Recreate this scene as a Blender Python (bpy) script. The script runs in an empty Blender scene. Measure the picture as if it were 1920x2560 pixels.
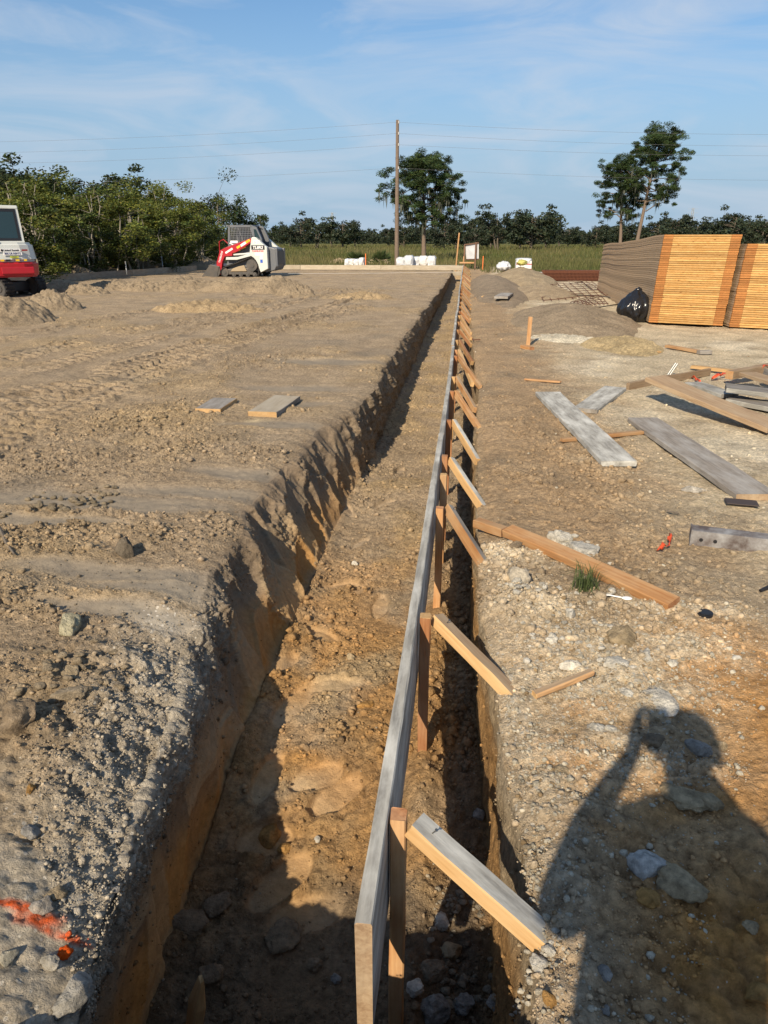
import bpy, bmesh, math, random
import numpy as np
from mathutils import Vector, Matrix, Quaternion
SC = bpy.context.scene
COL = SC.collection
rng = np.random.default_rng(7)
random.seed(7)

# ------------------------------------------------------------------ camera, sky, sun
F_, HZ_, VX_, CH = 1800.0, 596.0, 1170.0, 1.55
PITCH = math.atan((1280 - HZ_) / F_)
YAW = math.atan2((VX_ - 960) / F_, 1 / math.cos(PITCH))
cd = bpy.data.cameras.new('camera'); cam = bpy.data.objects.new('camera', cd); COL.objects.link(cam)
cam.location = (0, 0, CH); cam.rotation_euler = (math.pi / 2 - PITCH, 0, YAW)
cd.sensor_fit = 'VERTICAL'; cd.sensor_height = 24; cd.lens = 24 * F_ / 2560
cd.clip_start = 0.05; cd.clip_end = 3000
SC.camera = cam
SUN_D = Vector((0.255, 0.785, -0.560)).normalized()
SUN_EL = math.asin(-SUN_D.z)
sl = bpy.data.lights.new('sun', 'SUN'); sl.energy = 4.0; sl.angle = math.radians(0.55); sl.color = (1.0, 0.86, 0.66)
so = bpy.data.objects.new('sun', sl); COL.objects.link(so)
so.rotation_mode = 'QUATERNION'; so.rotation_quaternion = SUN_D.to_track_quat('-Z', 'Y'); so.location = (-20, -40, 40)
W = bpy.data.worlds.new('World'); SC.world = W; W.use_nodes = True
nt = W.node_tree; nt.nodes.clear()
def wn(t, **k):
    n = nt.nodes.new(t)
    for a, b in k.items(): setattr(n, a, b)
    return n
sky = wn('ShaderNodeTexSky', sky_type='NISHITA', sun_disc=False)
sky.sun_elevation = SUN_EL; sky.sun_rotation = math.atan2(-SUN_D.x, -SUN_D.y)
sky.air_density = 1.0; sky.dust_density = 0.3; sky.ozone_density = 3.0; sky.altitude = 0
hs = wn('ShaderNodeHueSaturation'); hs.inputs['Saturation'].default_value = 1.18; hs.inputs['Value'].default_value = 1.0
tc = wn('ShaderNodeTexCoord'); mp = wn('ShaderNodeMapping'); mp.inputs['Scale'].default_value = (1.6, 1.0, 7.0); mp.inputs['Rotation'].default_value = (0, math.radians(9), 0)
n1 = wn('ShaderNodeTexNoise'); n1.inputs['Scale'].default_value = 2.2; n1.inputs['Detail'].default_value = 9; n1.inputs['Roughness'].default_value = 0.56; n1.inputs['Distortion'].default_value = 1.1
r1 = wn('ShaderNodeMapRange'); r1.inputs['From Min'].default_value = 0.43; r1.inputs['From Max'].default_value = 0.69; r1.inputs['To Max'].default_value = 0.6
mxc = wn('ShaderNodeMixRGB'); mxc.inputs['Color2'].default_value = (4.9, 5.4, 6.2, 1)
bg = wn('ShaderNodeBackground'); bg.inputs['Strength'].default_value = 0.077
wo = wn('ShaderNodeOutputWorld')
L = nt.links.new
L(sky.outputs[0], hs.inputs['Color']); L(tc.outputs['Generated'], mp.inputs['Vector']); L(mp.outputs[0], n1.inputs['Vector'])
L(n1.outputs['Fac'], r1.inputs['Value']); L(r1.outputs[0], mxc.inputs['Fac']); 
sz = wn('ShaderNodeSeparateXYZ'); L(tc.outputs['Generated'], sz.inputs[0])
hz = wn('ShaderNodeMapRange', interpolation_type='SMOOTHERSTEP'); hz.inputs['From Min'].default_value = -0.02; hz.inputs['From Max'].default_value = 0.34; hz.inputs['To Min'].default_value = 0.95; hz.inputs['To Max'].default_value = 0.12
L(sz.outputs['Z'], hz.inputs['Value'])
mxh = wn('ShaderNodeMixRGB'); mxh.inputs['Color2'].default_value = (2.75, 4.0, 5.4, 1); L(hz.outputs[0], mxh.inputs['Fac'])
L(hs.outputs[0], mxh.inputs['Color1']); L(mxh.outputs[0], mxc.inputs['Color1'])
L(mxc.outputs[0], bg.inputs['Color']); L(bg.outputs[0], wo.inputs['Surface'])
SC.view_settings.view_transform = 'Standard'; SC.view_settings.look = 'None'; SC.view_settings.gamma = 1.0
SC.view_settings.exposure = 0.68; SC.view_settings.use_curve_mapping = False

# ------------------------------------------------------------------ photo point -> place in the site
def ray(px, py):
    cx = (px - 960) / F_; cy = -(py - 1280) / F_
    fx = math.cos(PITCH) + math.sin(PITCH) * cy; uz = -math.sin(PITCH) + math.cos(PITCH) * cy
    return np.array([-fx * math.sin(YAW) + cx * math.cos(YAW), fx * math.cos(YAW) + cx * math.sin(YAW), uz])
def gz(px, py, z=0.0):
    d = ray(px, py); t = (z - CH) / d[2]
    return Vector((d[0] * t, d[1] * t, z))
def ss(a, b, x):
    t = np.clip((x - a) / (b - a), 0, 1); return t * t * (3 - 2 * t)
def zbase(x, y):
    return -0.2 * ss(15.0, 38.0, np.asarray(y, float))
def ground(px, py):
    z = 0.0
    for _ in range(6):
        p = gz(px, py, z); z = float(zbase(p.x, p.y))
    return p

# ------------------------------------------------------------------ noise
def _h(ix, iy, iz, seed):
    h = (ix.astype(np.uint32) * np.uint32(374761393) + iy.astype(np.uint32) * np.uint32(668265263)
         + iz.astype(np.uint32) * np.uint32(2246822519) + np.uint32((seed * 3266489917) & 0xffffffff))
    h ^= h >> np.uint32(13); h *= np.uint32(1274126177); h ^= h >> np.uint32(16)
    h *= np.uint32(2654435761); h ^= h >> np.uint32(15)
    return h
def pn(x, y, z, seed=0):
    x = np.asarray(x, np.float32); y = np.asarray(y, np.float32); z = np.broadcast_to(np.asarray(z, np.float32), x.shape)
    xi = np.floor(x); yi = np.floor(y); zi = np.floor(z)
    xf = x - xi; yf = y - yi; zf = z - zi
    xi = xi.astype(np.int32); yi = yi.astype(np.int32); zi = zi.astype(np.int32)
    u = xf * xf * xf * (xf * (xf * 6 - 15) + 10); v = yf * yf * yf * (yf * (yf * 6 - 15) + 10); w = zf * zf * zf * (zf * (zf * 6 - 15) + 10)
    def g(dx, dy, dz):
        h = _h(xi + dx, yi + dy, zi + dz, seed)
        gx_ = (h & np.uint32(255)).astype(np.float32) / 127.5 - 1; gy_ = ((h >> np.uint32(8)) & np.uint32(255)).astype(np.float32) / 127.5 - 1
        gz_ = ((h >> np.uint32(16)) & np.uint32(255)).astype(np.float32) / 127.5 - 1
        return gx_ * (xf - dx) + gy_ * (yf - dy) + gz_ * (zf - dz)
    a = g(0, 0, 0); a += u * (g(1, 0, 0) - a); b = g(0, 1, 0); b += u * (g(1, 1, 0) - b); a += v * (b - a)
    c = g(0, 0, 1); c += u * (g(1, 0, 1) - c); d = g(0, 1, 1); d += u * (g(1, 1, 1) - d); c += v * (d - c)
    return (a + w * (c - a)) * 1.3
def fbm(x, y, z, f, oct=4, seed=0, gain=0.5):
    o = 0; a = 1.0
    for k in range(oct):
        o = o + a * pn(x * f, y * f, np.asarray(z) * f, seed + k * 17); f *= 2.03; a *= gain
    return o
def worley(x, y, f, seed=0, sx=1.0):
    x = np.asarray(x, np.float32) * f * sx; y = np.asarray(y, np.float32) * f
    xi = np.floor(x).astype(np.int32); yi = np.floor(y).astype(np.int32)
    f1 = np.full(x.shape, 9.0, np.float32); f2 = f1.copy(); idv = np.zeros(x.shape, np.float32)
    z0 = np.zeros_like(xi)
    for dx in (-1, 0, 1):
        for dy in (-1, 0, 1):
            h = _h(xi + dx, yi + dy, z0, seed)
            px = xi + dx + (h & np.uint32(1023)).astype(np.float32) / 1023; py = yi + dy + ((h >> np.uint32(10)) & np.uint32(1023)).astype(np.float32) / 1023
            d = np.sqrt((x - px) ** 2 + (y - py) ** 2)
            n = d < f1
            f2 = np.where(n, f1, np.minimum(f2, d)); idv = np.where(n, (h >> np.uint32(20)).astype(np.float32) / 4095, idv); f1 = np.minimum(f1, d)
    return f1, f2, idv

# ------------------------------------------------------------------ materials
def new_mat(name):
    m = bpy.data.materials.new(name); m.use_nodes = True
    return m, m.node_tree.nodes, m.node_tree.links.new, m.node_tree.nodes['Principled BSDF']
def node(ns, t, **k):
    n = ns.new(t)
    for a, b in k.items(): setattr(n, a, b)
    return n
def soil_material(name, bump=1.0, speck=1.0):
    m, ns, ln, p = new_mat(name)
    p.inputs['Roughness'].default_value = 0.96; p.inputs['Specular IOR Level'].default_value = 0.12
    at = node(ns, 'ShaderNodeAttribute', attribute_name='Col'); g = node(ns, 'ShaderNodeNewGeometry')
    a = node(ns, 'ShaderNodeTexNoise'); a.inputs['Scale'].default_value = 34; a.inputs['Detail'].default_value = 8; a.inputs['Roughness'].default_value = 0.68
    ra = node(ns, 'ShaderNodeMapRange'); ra.inputs['From Min'].default_value = 0.3; ra.inputs['From Max'].default_value = 0.7; ra.inputs['To Min'].default_value = 0.52; ra.inputs['To Max'].default_value = 1.42  # strong tone contrast, standing in for tiny shadows between the grains
    b = node(ns, 'ShaderNodeTexNoise'); b.inputs['Scale'].default_value = 2.3; b.inputs['Detail'].default_value = 6
    rb = node(ns, 'ShaderNodeMapRange'); rb.inputs['From Min'].default_value = 0.35; rb.inputs['From Max'].default_value = 0.65; rb.inputs['To Min'].default_value = 0.86; rb.inputs['To Max'].default_value = 1.12
    mu = node(ns, 'ShaderNodeMath', operation='MULTIPLY')
    mx = node(ns, 'ShaderNodeMixRGB', blend_type='MULTIPLY'); mx.inputs['Fac'].default_value = 1
    for n in (a, b): ln(g.outputs['Position'], n.inputs['Vector'])
    ln(a.outputs['Fac'], ra.inputs['Value']); ln(b.outputs['Fac'], rb.inputs['Value']); ln(ra.outputs[0], mu.inputs[0]); ln(rb.outputs[0], mu.inputs[1])
    asm = node(ns, 'ShaderNodeAttribute', attribute_name='Smooth'); inv_ = node(ns, 'ShaderNodeMapRange'); inv_.inputs['To Min'].default_value = 1.0; inv_.inputs['To Max'].default_value = 0.28; ln(asm.outputs['Fac'], inv_.inputs['Value'])
    m1 = node(ns, 'ShaderNodeMath', operation='SUBTRACT'); m1.inputs[1].default_value = 1.0; ln(mu.outputs[0], m1.inputs[0]); m2 = node(ns, 'ShaderNodeMath', operation='MULTIPLY_ADD'); ln(m1.outputs[0], m2.inputs[0]); ln(inv_.outputs[0], m2.inputs[1]); m2.inputs[2].default_value = 1.0
    ln(at.outputs['Color'], mx.inputs['Color1']); ln(m2.outputs[0], mx.inputs['Color2'])
    # tiny shell and lime grit
    v = node(ns, 'ShaderNodeTexVoronoi'); v.inputs['Scale'].default_value = 48; ln(g.outputs['Position'], v.inputs['Vector'])
    sx = node(ns, 'ShaderNodeSeparateColor'); ln(v.outputs['Color'], sx.inputs['Color'])
    rad = node(ns, 'ShaderNodeMath', operation='MULTIPLY'); ln(sx.outputs[0], rad.inputs[0]); ln(at.outputs['Alpha'], rad.inputs[1])
    r2 = node(ns, 'ShaderNodeMath', operation='MULTIPLY'); r2.inputs[1].default_value = 0.55 * speck; ln(rad.outputs[0], r2.inputs[0])
    sub = node(ns, 'ShaderNodeMath', operation='SUBTRACT'); ln(r2.outputs[0], sub.inputs[0]); ln(v.outputs['Distance'], sub.inputs[1])
    st = node(ns, 'ShaderNodeMapRange'); st.inputs['From Min'].default_value = -0.02; st.inputs['From Max'].default_value = 0.06; ln(sub.outputs[0], st.inputs['Value'])
    mw = node(ns, 'ShaderNodeMixRGB'); mw.inputs['Color2'].default_value = (0.62, 0.56, 0.46, 1); ln(st.outputs[0], mw.inputs['Fac']); ln(mx.outputs[0], mw.inputs['Color1'])
    ln(mw.outputs[0], p.inputs['Base Color'])
    c = node(ns, 'ShaderNodeTexNoise'); c.inputs['Scale'].default_value = 95; c.inputs['Detail'].default_value = 8; c.inputs['Roughness'].default_value = 0.7; ln(g.outputs['Position'], c.inputs['Vector'])
    bu = node(ns, 'ShaderNodeBump'); bs_ = node(ns, 'ShaderNodeMath', operation='MULTIPLY'); bs_.inputs[1].default_value = 0.9 * bump; ln(inv_.outputs[0], bs_.inputs[0]); ln(bs_.outputs[0], bu.inputs['Strength']); bu.inputs['Distance'].default_value = 0.03
    ln(c.outputs['Fac'], bu.inputs['Height']); ln(bu.outputs[0], p.inputs['Normal'])
    return m
def wood(name, c1, c2, c3=None, blotch=0.4, rough=0.75, grain=26, knots=0.0):
    m, ns, ln, p = new_mat(name); c3 = c3 or c2
    p.inputs['Roughness'].default_value = rough; p.inputs['Specular IOR Level'].default_value = 0.25
    t = node(ns, 'ShaderNodeTexCoord'); oi = node(ns, 'ShaderNodeObjectInfo')
    ad = node(ns, 'ShaderNodeVectorMath', operation='ADD'); cb = node(ns, 'ShaderNodeCombineXYZ'); mr = node(ns, 'ShaderNodeMath', operation='MULTIPLY'); mr.inputs[1].default_value = 37
    ln(oi.outputs['Random'], mr.inputs[0]); ln(mr.outputs[0], cb.inputs[0]); ln(mr.outputs[0], cb.inputs[1]); ln(t.outputs['Object'], ad.inputs[0]); ln(cb.outputs[0], ad.inputs[1])
    mp = node(ns, 'ShaderNodeMapping'); mp.inputs['Scale'].default_value = (1.2, grain, grain); ln(ad.outputs[0], mp.inputs[0])
    a = node(ns, 'ShaderNodeTexNoise'); a.inputs['Scale'].default_value = 3.0; a.inputs['Detail'].default_value = 7; a.inputs['Roughness'].default_value = 0.6; a.inputs['Distortion'].default_value = 0.5; ln(mp.outputs[0], a.inputs['Vector'])
    cr = node(ns, 'ShaderNodeValToRGB'); cr.color_ramp.elements[0].position = 0.33; cr.color_ramp.elements[1].position = 0.66
    cr.color_ramp.elements[0].color = (*c2, 1); cr.color_ramp.elements[1].color = (*c1, 1); ln(a.outputs['Fac'], cr.inputs['Fac'])
    b = node(ns, 'ShaderNodeTexNoise'); b.inputs['Scale'].default_value = 5.5; b.inputs['Detail'].default_value = 6; b.inputs['Roughness'].default_value = 0.65
    mp2 = node(ns, 'ShaderNodeMapping'); mp2.inputs['Scale'].default_value = (0.6, 1.8, 1.8); ln(ad.outputs[0], mp2.inputs[0]); ln(mp2.outputs[0], b.inputs['Vector'])
    rb = node(ns, 'ShaderNodeMapRange'); rb.inputs['From Min'].default_value = 0.42; rb.inputs['From Max'].default_value = 0.66; rb.inputs['To Max'].default_value = blotch; ln(b.outputs['Fac'], rb.inputs['Value'])
    mx = node(ns, 'ShaderNodeMixRGB'); mx.inputs['Color2'].default_value = (*c3, 1); ln(rb.outputs[0], mx.inputs['Fac']); ln(cr.outputs[0], mx.inputs['Color1'])
    last = mx
    if knots:
        v = node(ns, 'ShaderNodeTexVoronoi'); v.inputs['Scale'].default_value = 1.0; mp3 = node(ns, 'ShaderNodeMapping'); mp3.inputs['Scale'].default_value = (4.5, 11, 11); ln(ad.outputs[0], mp3.inputs[0]); ln(mp3.outputs[0], v.inputs['Vector'])
        rk = node(ns, 'ShaderNodeMapRange'); rk.inputs['From Min'].default_value = 0.16; rk.inputs['From Max'].default_value = 0.06; rk.inputs['To Max'].default_value = knots; ln(v.outputs['Distance'], rk.inputs['Value'])
        mk_ = node(ns, 'ShaderNodeMixRGB'); mk_.inputs['Color2'].default_value = (c2[0] * .3, c2[1] * .22, c2[2] * .2, 1); ln(rk.outputs[0], mk_.inputs['Fac']); ln(mx.outputs[0], mk_.inputs['Color1']); last = mk_
    vr = node(ns, 'ShaderNodeMapRange'); vr.inputs['To Min'].default_value = 0.76; vr.inputs['To Max'].default_value = 1.16; ln(oi.outputs['Random'], vr.inputs['Value'])
    mm = node(ns, 'ShaderNodeMixRGB', blend_type='MULTIPLY'); mm.inputs['Fac'].default_value = 1; ln(last.outputs[0], mm.inputs['Color1']); ln(vr.outputs[0], mm.inputs['Color2'])
    ln(mm.outputs[0], p.inputs['Base Color'])
    bu = node(ns, 'ShaderNodeBump'); bu.inputs['Strength'].default_value = 0.35; bu.inputs['Distance'].default_value = 0.004; ln(a.outputs['Fac'], bu.inputs['Height']); ln(bu.outputs[0], p.inputs['Normal'])
    return m
def plain(name, c, rough=0.5, metal=0.0, dirt=0.0, dirtc=(0.3, 0.23, 0.15), scale=3.0, bump=0.0, spec=0.5):
    m, ns, ln, p = new_mat(name)
    p.inputs['Roughness'].default_value = rough; p.inputs['Metallic'].default_value = metal; p.inputs['Specular IOR Level'].default_value = spec
    t = node(ns, 'ShaderNodeTexCoord'); a = node(ns, 'ShaderNodeTexNoise'); a.inputs['Scale'].default_value = scale; a.inputs['Detail'].default_value = 8; a.inputs['Roughness'].default_value = 0.65
    ln(t.outputs['Object'], a.inputs['Vector'])
    r = node(ns, 'ShaderNodeMapRange'); r.inputs['From Min'].default_value = 0.42; r.inputs['From Max'].default_value = 0.75; r.inputs['To Max'].default_value = dirt; ln(a.outputs['Fac'], r.inputs['Value'])
    mx = node(ns, 'ShaderNodeMixRGB'); mx.inputs['Color1'].default_value = (*c, 1); mx.inputs['Color2'].default_value = (*dirtc, 1); ln(r.outputs[0], mx.inputs['Fac']); ln(mx.outputs[0], p.inputs['Base Color'])
    if bump:
        bu = node(ns, 'ShaderNodeBump'); bu.inputs['Strength'].default_value = bump; bu.inputs['Distance'].default_value = 0.02; ln(a.outputs['Fac'], bu.inputs['Height']); ln(bu.outputs[0], p.inputs['Normal'])
    return m
def leafmat(name, c, trans=0.3, rough=0.55):
    m, ns, ln, p = new_mat(name)
    at = node(ns, 'ShaderNodeAttribute', attribute_name='Col'); mx = node(ns, 'ShaderNodeMixRGB', blend_type='MULTIPLY'); mx.inputs['Fac'].default_value = 1; mx.inputs['Color2'].default_value = (*c, 1)
    ln(at.outputs['Color'], mx.inputs['Color1']); ln(mx.outputs[0], p.inputs['Base Color']); p.inputs['Roughness'].default_value = rough; p.inputs['Specular IOR Level'].default_value = 0.2
    tr = node(ns, 'ShaderNodeBsdfTranslucent'); ln(mx.outputs[0], tr.inputs['Color']); ms = node(ns, 'ShaderNodeMixShader'); ms.inputs['Fac'].default_value = trans
    out = ns['Material Output']; ln(p.outputs[0], ms.inputs[1]); ln(tr.outputs[0], ms.inputs[2]); ln(ms.outputs[0], out.inputs['Surface'])
    return m
def glassy(name, c, rough=0.08):
    m, ns, ln, p = new_mat(name); p.inputs['Base Color'].default_value = (*c, 1); p.inputs['Roughness'].default_value = rough; p.inputs['Specular IOR Level'].default_value = 0.6
    return m

M_soil = soil_material('soil'); M_clod = soil_material('clod_soil', 0.8, 0.6); M_rock = soil_material('limestone', 1.0, 0.0)
M_wood_new = wood('new_pine', (0.49, 0.275, 0.12), (0.34, 0.155, 0.058), (0.50, 0.34, 0.19), 0.75)
M_wood_pale = wood('pale_pine', (0.52, 0.335, 0.155), (0.41, 0.235, 0.095), (0.56, 0.40, 0.215), 0.5)
M_wood_red = wood('reddish_pine', (0.43, 0.205, 0.09), (0.29, 0.115, 0.045), (0.44, 0.27, 0.15), 0.7)
M_grey = wood('weathered_grey_wood', (0.34, 0.325, 0.285), (0.20, 0.19, 0.17), (0.56, 0.55, 0.50), 0.9, 0.85, 20, 0.3)
M_greyd = wood('dark_weathered_wood', (0.26, 0.23, 0.195), (0.16, 0.14, 0.12), (0.34, 0.325, 0.30), 0.75, 0.85, 20)
M_brown = wood('brown_weathered_wood', (0.36, 0.255, 0.155), (0.24, 0.155, 0.09), (0.42, 0.33, 0.22), 0.5, 0.8, 24)
M_rail = wood('stack_rail_wood', (0.56, 0.325, 0.115), (0.43, 0.215, 0.06), (0.60, 0.38, 0.15), 0.6, 0.7, 20, 0.7)
M_block = wood('stack_end_grain', (0.42, 0.185, 0.055), (0.31, 0.12, 0.035), (0.46, 0.22, 0.07), 0.4)
M_side = wood('stack_side_wood', (0.54, 0.39, 0.24), (0.38, 0.26, 0.15), (0.46, 0.34, 0.23), 0.6, 0.85, 12)

M_formp = wood('form_pale', (.43, .37, .275), (.33, .275, .20), (.48, .43, .34), .6, .8, 10)
# ------------------------------------------------------------------ mesh helpers
def mk(name, V, Fq, mat=None, parent=None, col=None, smooth=False, midx=None, link=True):
    V = np.asarray(V, np.float32); me = bpy.data.meshes.new(name)
    if isinstance(Fq, np.ndarray):
        n, k = Fq.shape
        me.vertices.add(len(V)); me.vertices.foreach_set('co', V.ravel())
        me.loops.add(n * k); me.loops.foreach_set('vertex_index', Fq.astype(np.int32).ravel())
        me.polygons.add(n); me.polygons.foreach_set('loop_start', np.arange(0, n * k, k, dtype=np.int32))
        me.update(calc_edges=True); me.validate()
    else:
        me.from_pydata([tuple(map(float, v)) for v in V], [], [list(map(int, f)) for f in Fq]); me.update()
    if smooth: me.polygons.foreach_set('use_smooth', np.ones(len(me.polygons), bool))
    if mat is not None:
        for m in (mat if isinstance(mat, (list, tuple)) else [mat]): me.materials.append(m)
    if midx is not None: me.polygons.foreach_set('material_index', np.asarray(midx, np.int32))
    if col is not None:
        c = np.asarray(col, np.float32)
        if c.shape[1] == 3: c = np.hstack([c, np.zeros((len(c), 1), np.float32)])
        ca = me.color_attributes.new('Col', 'FLOAT_COLOR', 'POINT'); ca.data.foreach_set('color', c.ravel())
    ob = bpy.data.objects.new(name, me)
    if link: COL.objects.link(ob)
    if parent is not None: ob.parent = parent
    return ob
def tag(o, label=None, cat=None, group=None, kind=None):
    if label: o['label'] = label
    if cat: o['category'] = cat
    if group: o['group'] = group
    if kind: o['kind'] = kind
    return o
def empty(name, loc, rz=0.0, label=None, cat=None, group=None):
    o = bpy.data.objects.new(name, None); COL.objects.link(o); o.location = loc; o.rotation_euler = (0, 0, rz); o.empty_display_size = 0.2
    return tag(o, label, cat, group)
def dup(o, parent=None):
    c = o.copy(); COL.objects.link(c)
    if parent is not None: c.parent = parent
    for ch in list(o.children): dup(ch, c)
    return c
class B:
    def __init__(s): s.v = []; s.f = []; s.m = []
    def add(s, V, Fc, mi=0):
        o = len(s.v); s.v += [tuple(map(float, p)) for p in V]
        for f in Fc: s.f.append([i + o for i in f]); s.m.append(mi)
        return s
    def box(s, a, b, mi=0, bev=0.0):
        (x0, y0, z0), (x1, y1, z1) = a, b
        x0, x1 = min(x0, x1), max(x0, x1); y0, y1 = min(y0, y1), max(y0, y1); z0, z1 = min(z0, z1), max(z0, z1)
        e = min(bev, .45 * min(x1 - x0, y1 - y0, z1 - z0))
        if e <= 0:
            V = [(x0, y0, z0), (x1, y0, z0), (x1, y1, z0), (x0, y1, z0), (x0, y0, z1), (x1, y0, z1), (x1, y1, z1), (x0, y1, z1)]
            return s.add(V, [(0, 3, 2, 1), (4, 5, 6, 7), (0, 1, 5, 4), (1, 2, 6, 5), (2, 3, 7, 6), (3, 0, 4, 7)], mi)
        bm = bmesh.new(); bmesh.ops.create_cube(bm, size=1)
        for v in bm.verts: v.co = Vector((x0 + (v.co.x + .5) * (x1 - x0), y0 + (v.co.y + .5) * (y1 - y0), z0 + (v.co.z + .5) * (z1 - z0)))
        bmesh.ops.bevel(bm, geom=bm.edges[:], offset=e, segments=2, affect='EDGES', profile=.6)
        s.bm(bm, mi); return s
    def bm(s, bm, mi=0):
        bm.verts.index_update(); s.add([v.co for v in bm.verts], [[v.index for v in f.verts] for f in bm.faces], mi); bm.free(); return s
    def prism(s, pts, y0, y1, mi=0, bev=0.0):     # outline in local x,z; extruded along y
        bm = bmesh.new(); vs = [bm.verts.new((p[0], y0, p[1])) for p in pts]; f = bm.faces.new(vs)
        r = bmesh.ops.extrude_face_region(bm, geom=[f]); bmesh.ops.translate(bm, verts=[g for g in r['geom'] if isinstance(g, bmesh.types.BMVert)], vec=(0, y1 - y0, 0))
        bmesh.ops.recalc_face_normals(bm, faces=bm.faces[:])
        if bev: bmesh.ops.bevel(bm, geom=bm.edges[:], offset=bev, segments=2, affect='EDGES', profile=.6, clamp_overlap=True)
        return s.bm(bm, mi)
    def tube(s, pts, rad, n=8, mi=0, cap=True):
        pts = [Vector(p) for p in pts]; rad = rad if isinstance(rad, (list, tuple)) else [rad] * len(pts); V = []; Fc = []; up = None
        for i, p in enumerate(pts):
            d = (pts[min(i + 1, len(pts) - 1)] - pts[max(i - 1, 0)]); d = d.normalized() if d.length > 1e-9 else Vector((0, 0, 1))
            if up is None: up = d.orthogonal().normalized()
            up = (up - d * up.dot(d)); up = up.normalized() if up.length > 1e-6 else d.orthogonal().normalized(); w = d.cross(up)
            for k in range(n):
                a = 2 * math.pi * k / n; V.append(p + (up * math.cos(a) + w * math.sin(a)) * rad[i])
        for i in range(len(pts) - 1):
            for k in range(n): Fc.append((i * n + k, i * n + (k + 1) % n, (i + 1) * n + (k + 1) % n, (i + 1) * n + k))
        if cap: Fc.append(tuple(range(n))[::-1]); Fc.append(tuple(range((len(pts) - 1) * n, len(pts) * n)))
        return s.add(V, Fc, mi)
    def cyl(s, c, axis, r, h, n=20, mi=0):
        ax = Vector(axis).normalized(); return s.tube([Vector(c) - ax * h / 2, Vector(c) + ax * h / 2], r, n, mi)
    def make(s, name, mat, parent=None, smooth=False, bev=0): return mk(name, s.v, s.f, mat, parent, smooth=smooth, midx=s.m)
def text(name, body, size, mat, M, parent, extr=0.002, align='CENTER', shear=0.0, sx=1.0, bold=0.0):
    c = bpy.data.curves.new(name, 'FONT'); c.body = body; c.size = size; c.extrude = extr; c.align_x = align; c.align_y = 'CENTER'; c.shear = shear; c.offset = bold; c.resolution_u = 3
    o = bpy.data.objects.new(name, c); COL.objects.link(o); bpy.context.view_layer.update()
    me = bpy.data.meshes.new_from_object(o.evaluated_get(bpy.context.evaluated_depsgraph_get())); COL.objects.unlink(o); bpy.data.objects.remove(o); bpy.data.curves.remove(c)
    me.transform(M @ Matrix.Diagonal((sx, 1, 1, 1))); me.materials.clear(); me.materials.append(mat)
    ob = bpy.data.objects.new(name, me); COL.objects.link(ob); ob.parent = parent
    return ob
def frame(o, x, y):                      # text plane: x along, y up
    x = Vector(x).normalized(); y = Vector(y); z = x.cross(y).normalized(); y = z.cross(x)
    return Matrix(((x.x, y.x, z.x, o[0]), (x.y, y.y, z.y, o[1]), (x.z, y.z, z.z, o[2]), (0, 0, 0, 1)))

def plank_mesh(L, w, t, seed=0, nseg=None, bow=0.004, chip=0.004, taper=None):
    """board along local x from 0 to L, wide face up; chamfered, slightly uneven; slots: 0 wide faces, 1 narrow faces, 2 ends"""
    r = np.random.default_rng(seed); nseg = nseg or max(4, int(L / 0.12)); V = []; Fc = []; mi = []
    c = min(0.004, t * .18)
    prof = np.array([(-w / 2 + c, -t / 2), (w / 2 - c, -t / 2), (w / 2, -t / 2 + c), (w / 2, t / 2 - c), (w / 2 - c, t / 2), (-w / 2 + c, t / 2), (-w / 2, t / 2 - c), (-w / 2, -t / 2 + c)])
    fm = [0, 1, 1, 1, 0, 1, 1, 1]
    ph = r.uniform(0, 6, 4); bow = min(bow, L * .003)
    for i in range(nseg + 1):
        u = i / nseg; k = taper(u) if taper else 1.0
        dy = bow * math.sin(u * math.pi * 1.3 + ph[0]); dz = bow * .7 * math.sin(u * math.pi * 1.7 + ph[1])
        for j, (py, pz) in enumerate(prof):
            e = r.normal(0, min(chip * .28, .0009), 2); ex = 0.0
            if i in (0, nseg): ex = r.uniform(-chip, chip) * .8
            V.append((u * L + ex, py * k + dy + e[0], pz * k + dz + e[1]))
    for i in range(nseg):
        for j in range(8):
            Fc.append((i * 8 + j, i * 8 + (j + 1) % 8, (i + 1) * 8 + (j + 1) % 8, (i + 1) * 8 + j)); mi.append(fm[j])
    # flip so normals point out
    Fc = [f[::-1] for f in Fc]
    Fc.append(tuple(range(8))); mi.append(2); Fc.append(tuple(range(nseg * 8, nseg * 8 + 8))[::-1]); mi.append(2)
    return V, Fc, mi
def plank(name, P, Q, w, t, mats, seed=0, roll=0.0, label=None, cat='plank', group=None, **k):
    P = Vector(P); Q = Vector(Q); d = Q - P; V, Fc, mi = plank_mesh(d.length, w, t, seed, **k)
    ob = mk(name, V, Fc, mats if isinstance(mats, list) else [mats] * 3, midx=mi)
    x = d.normalized(); z = Vector((0, 0, 1)); y = z.cross(x)
    if y.length < 1e-4: y = Vector((1, 0, 0)).cross(x)
    y.normalize(); z = x.cross(y)
    M = Matrix(((x.x, y.x, z.x, P.x), (x.y, y.y, z.y, P.y), (x.z, y.z, z.z, P.z), (0, 0, 0, 1))) @ Matrix.Rotation(roll, 4, 'X')
    ob.matrix_world = M
    return tag(ob, label, cat, group)

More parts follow.
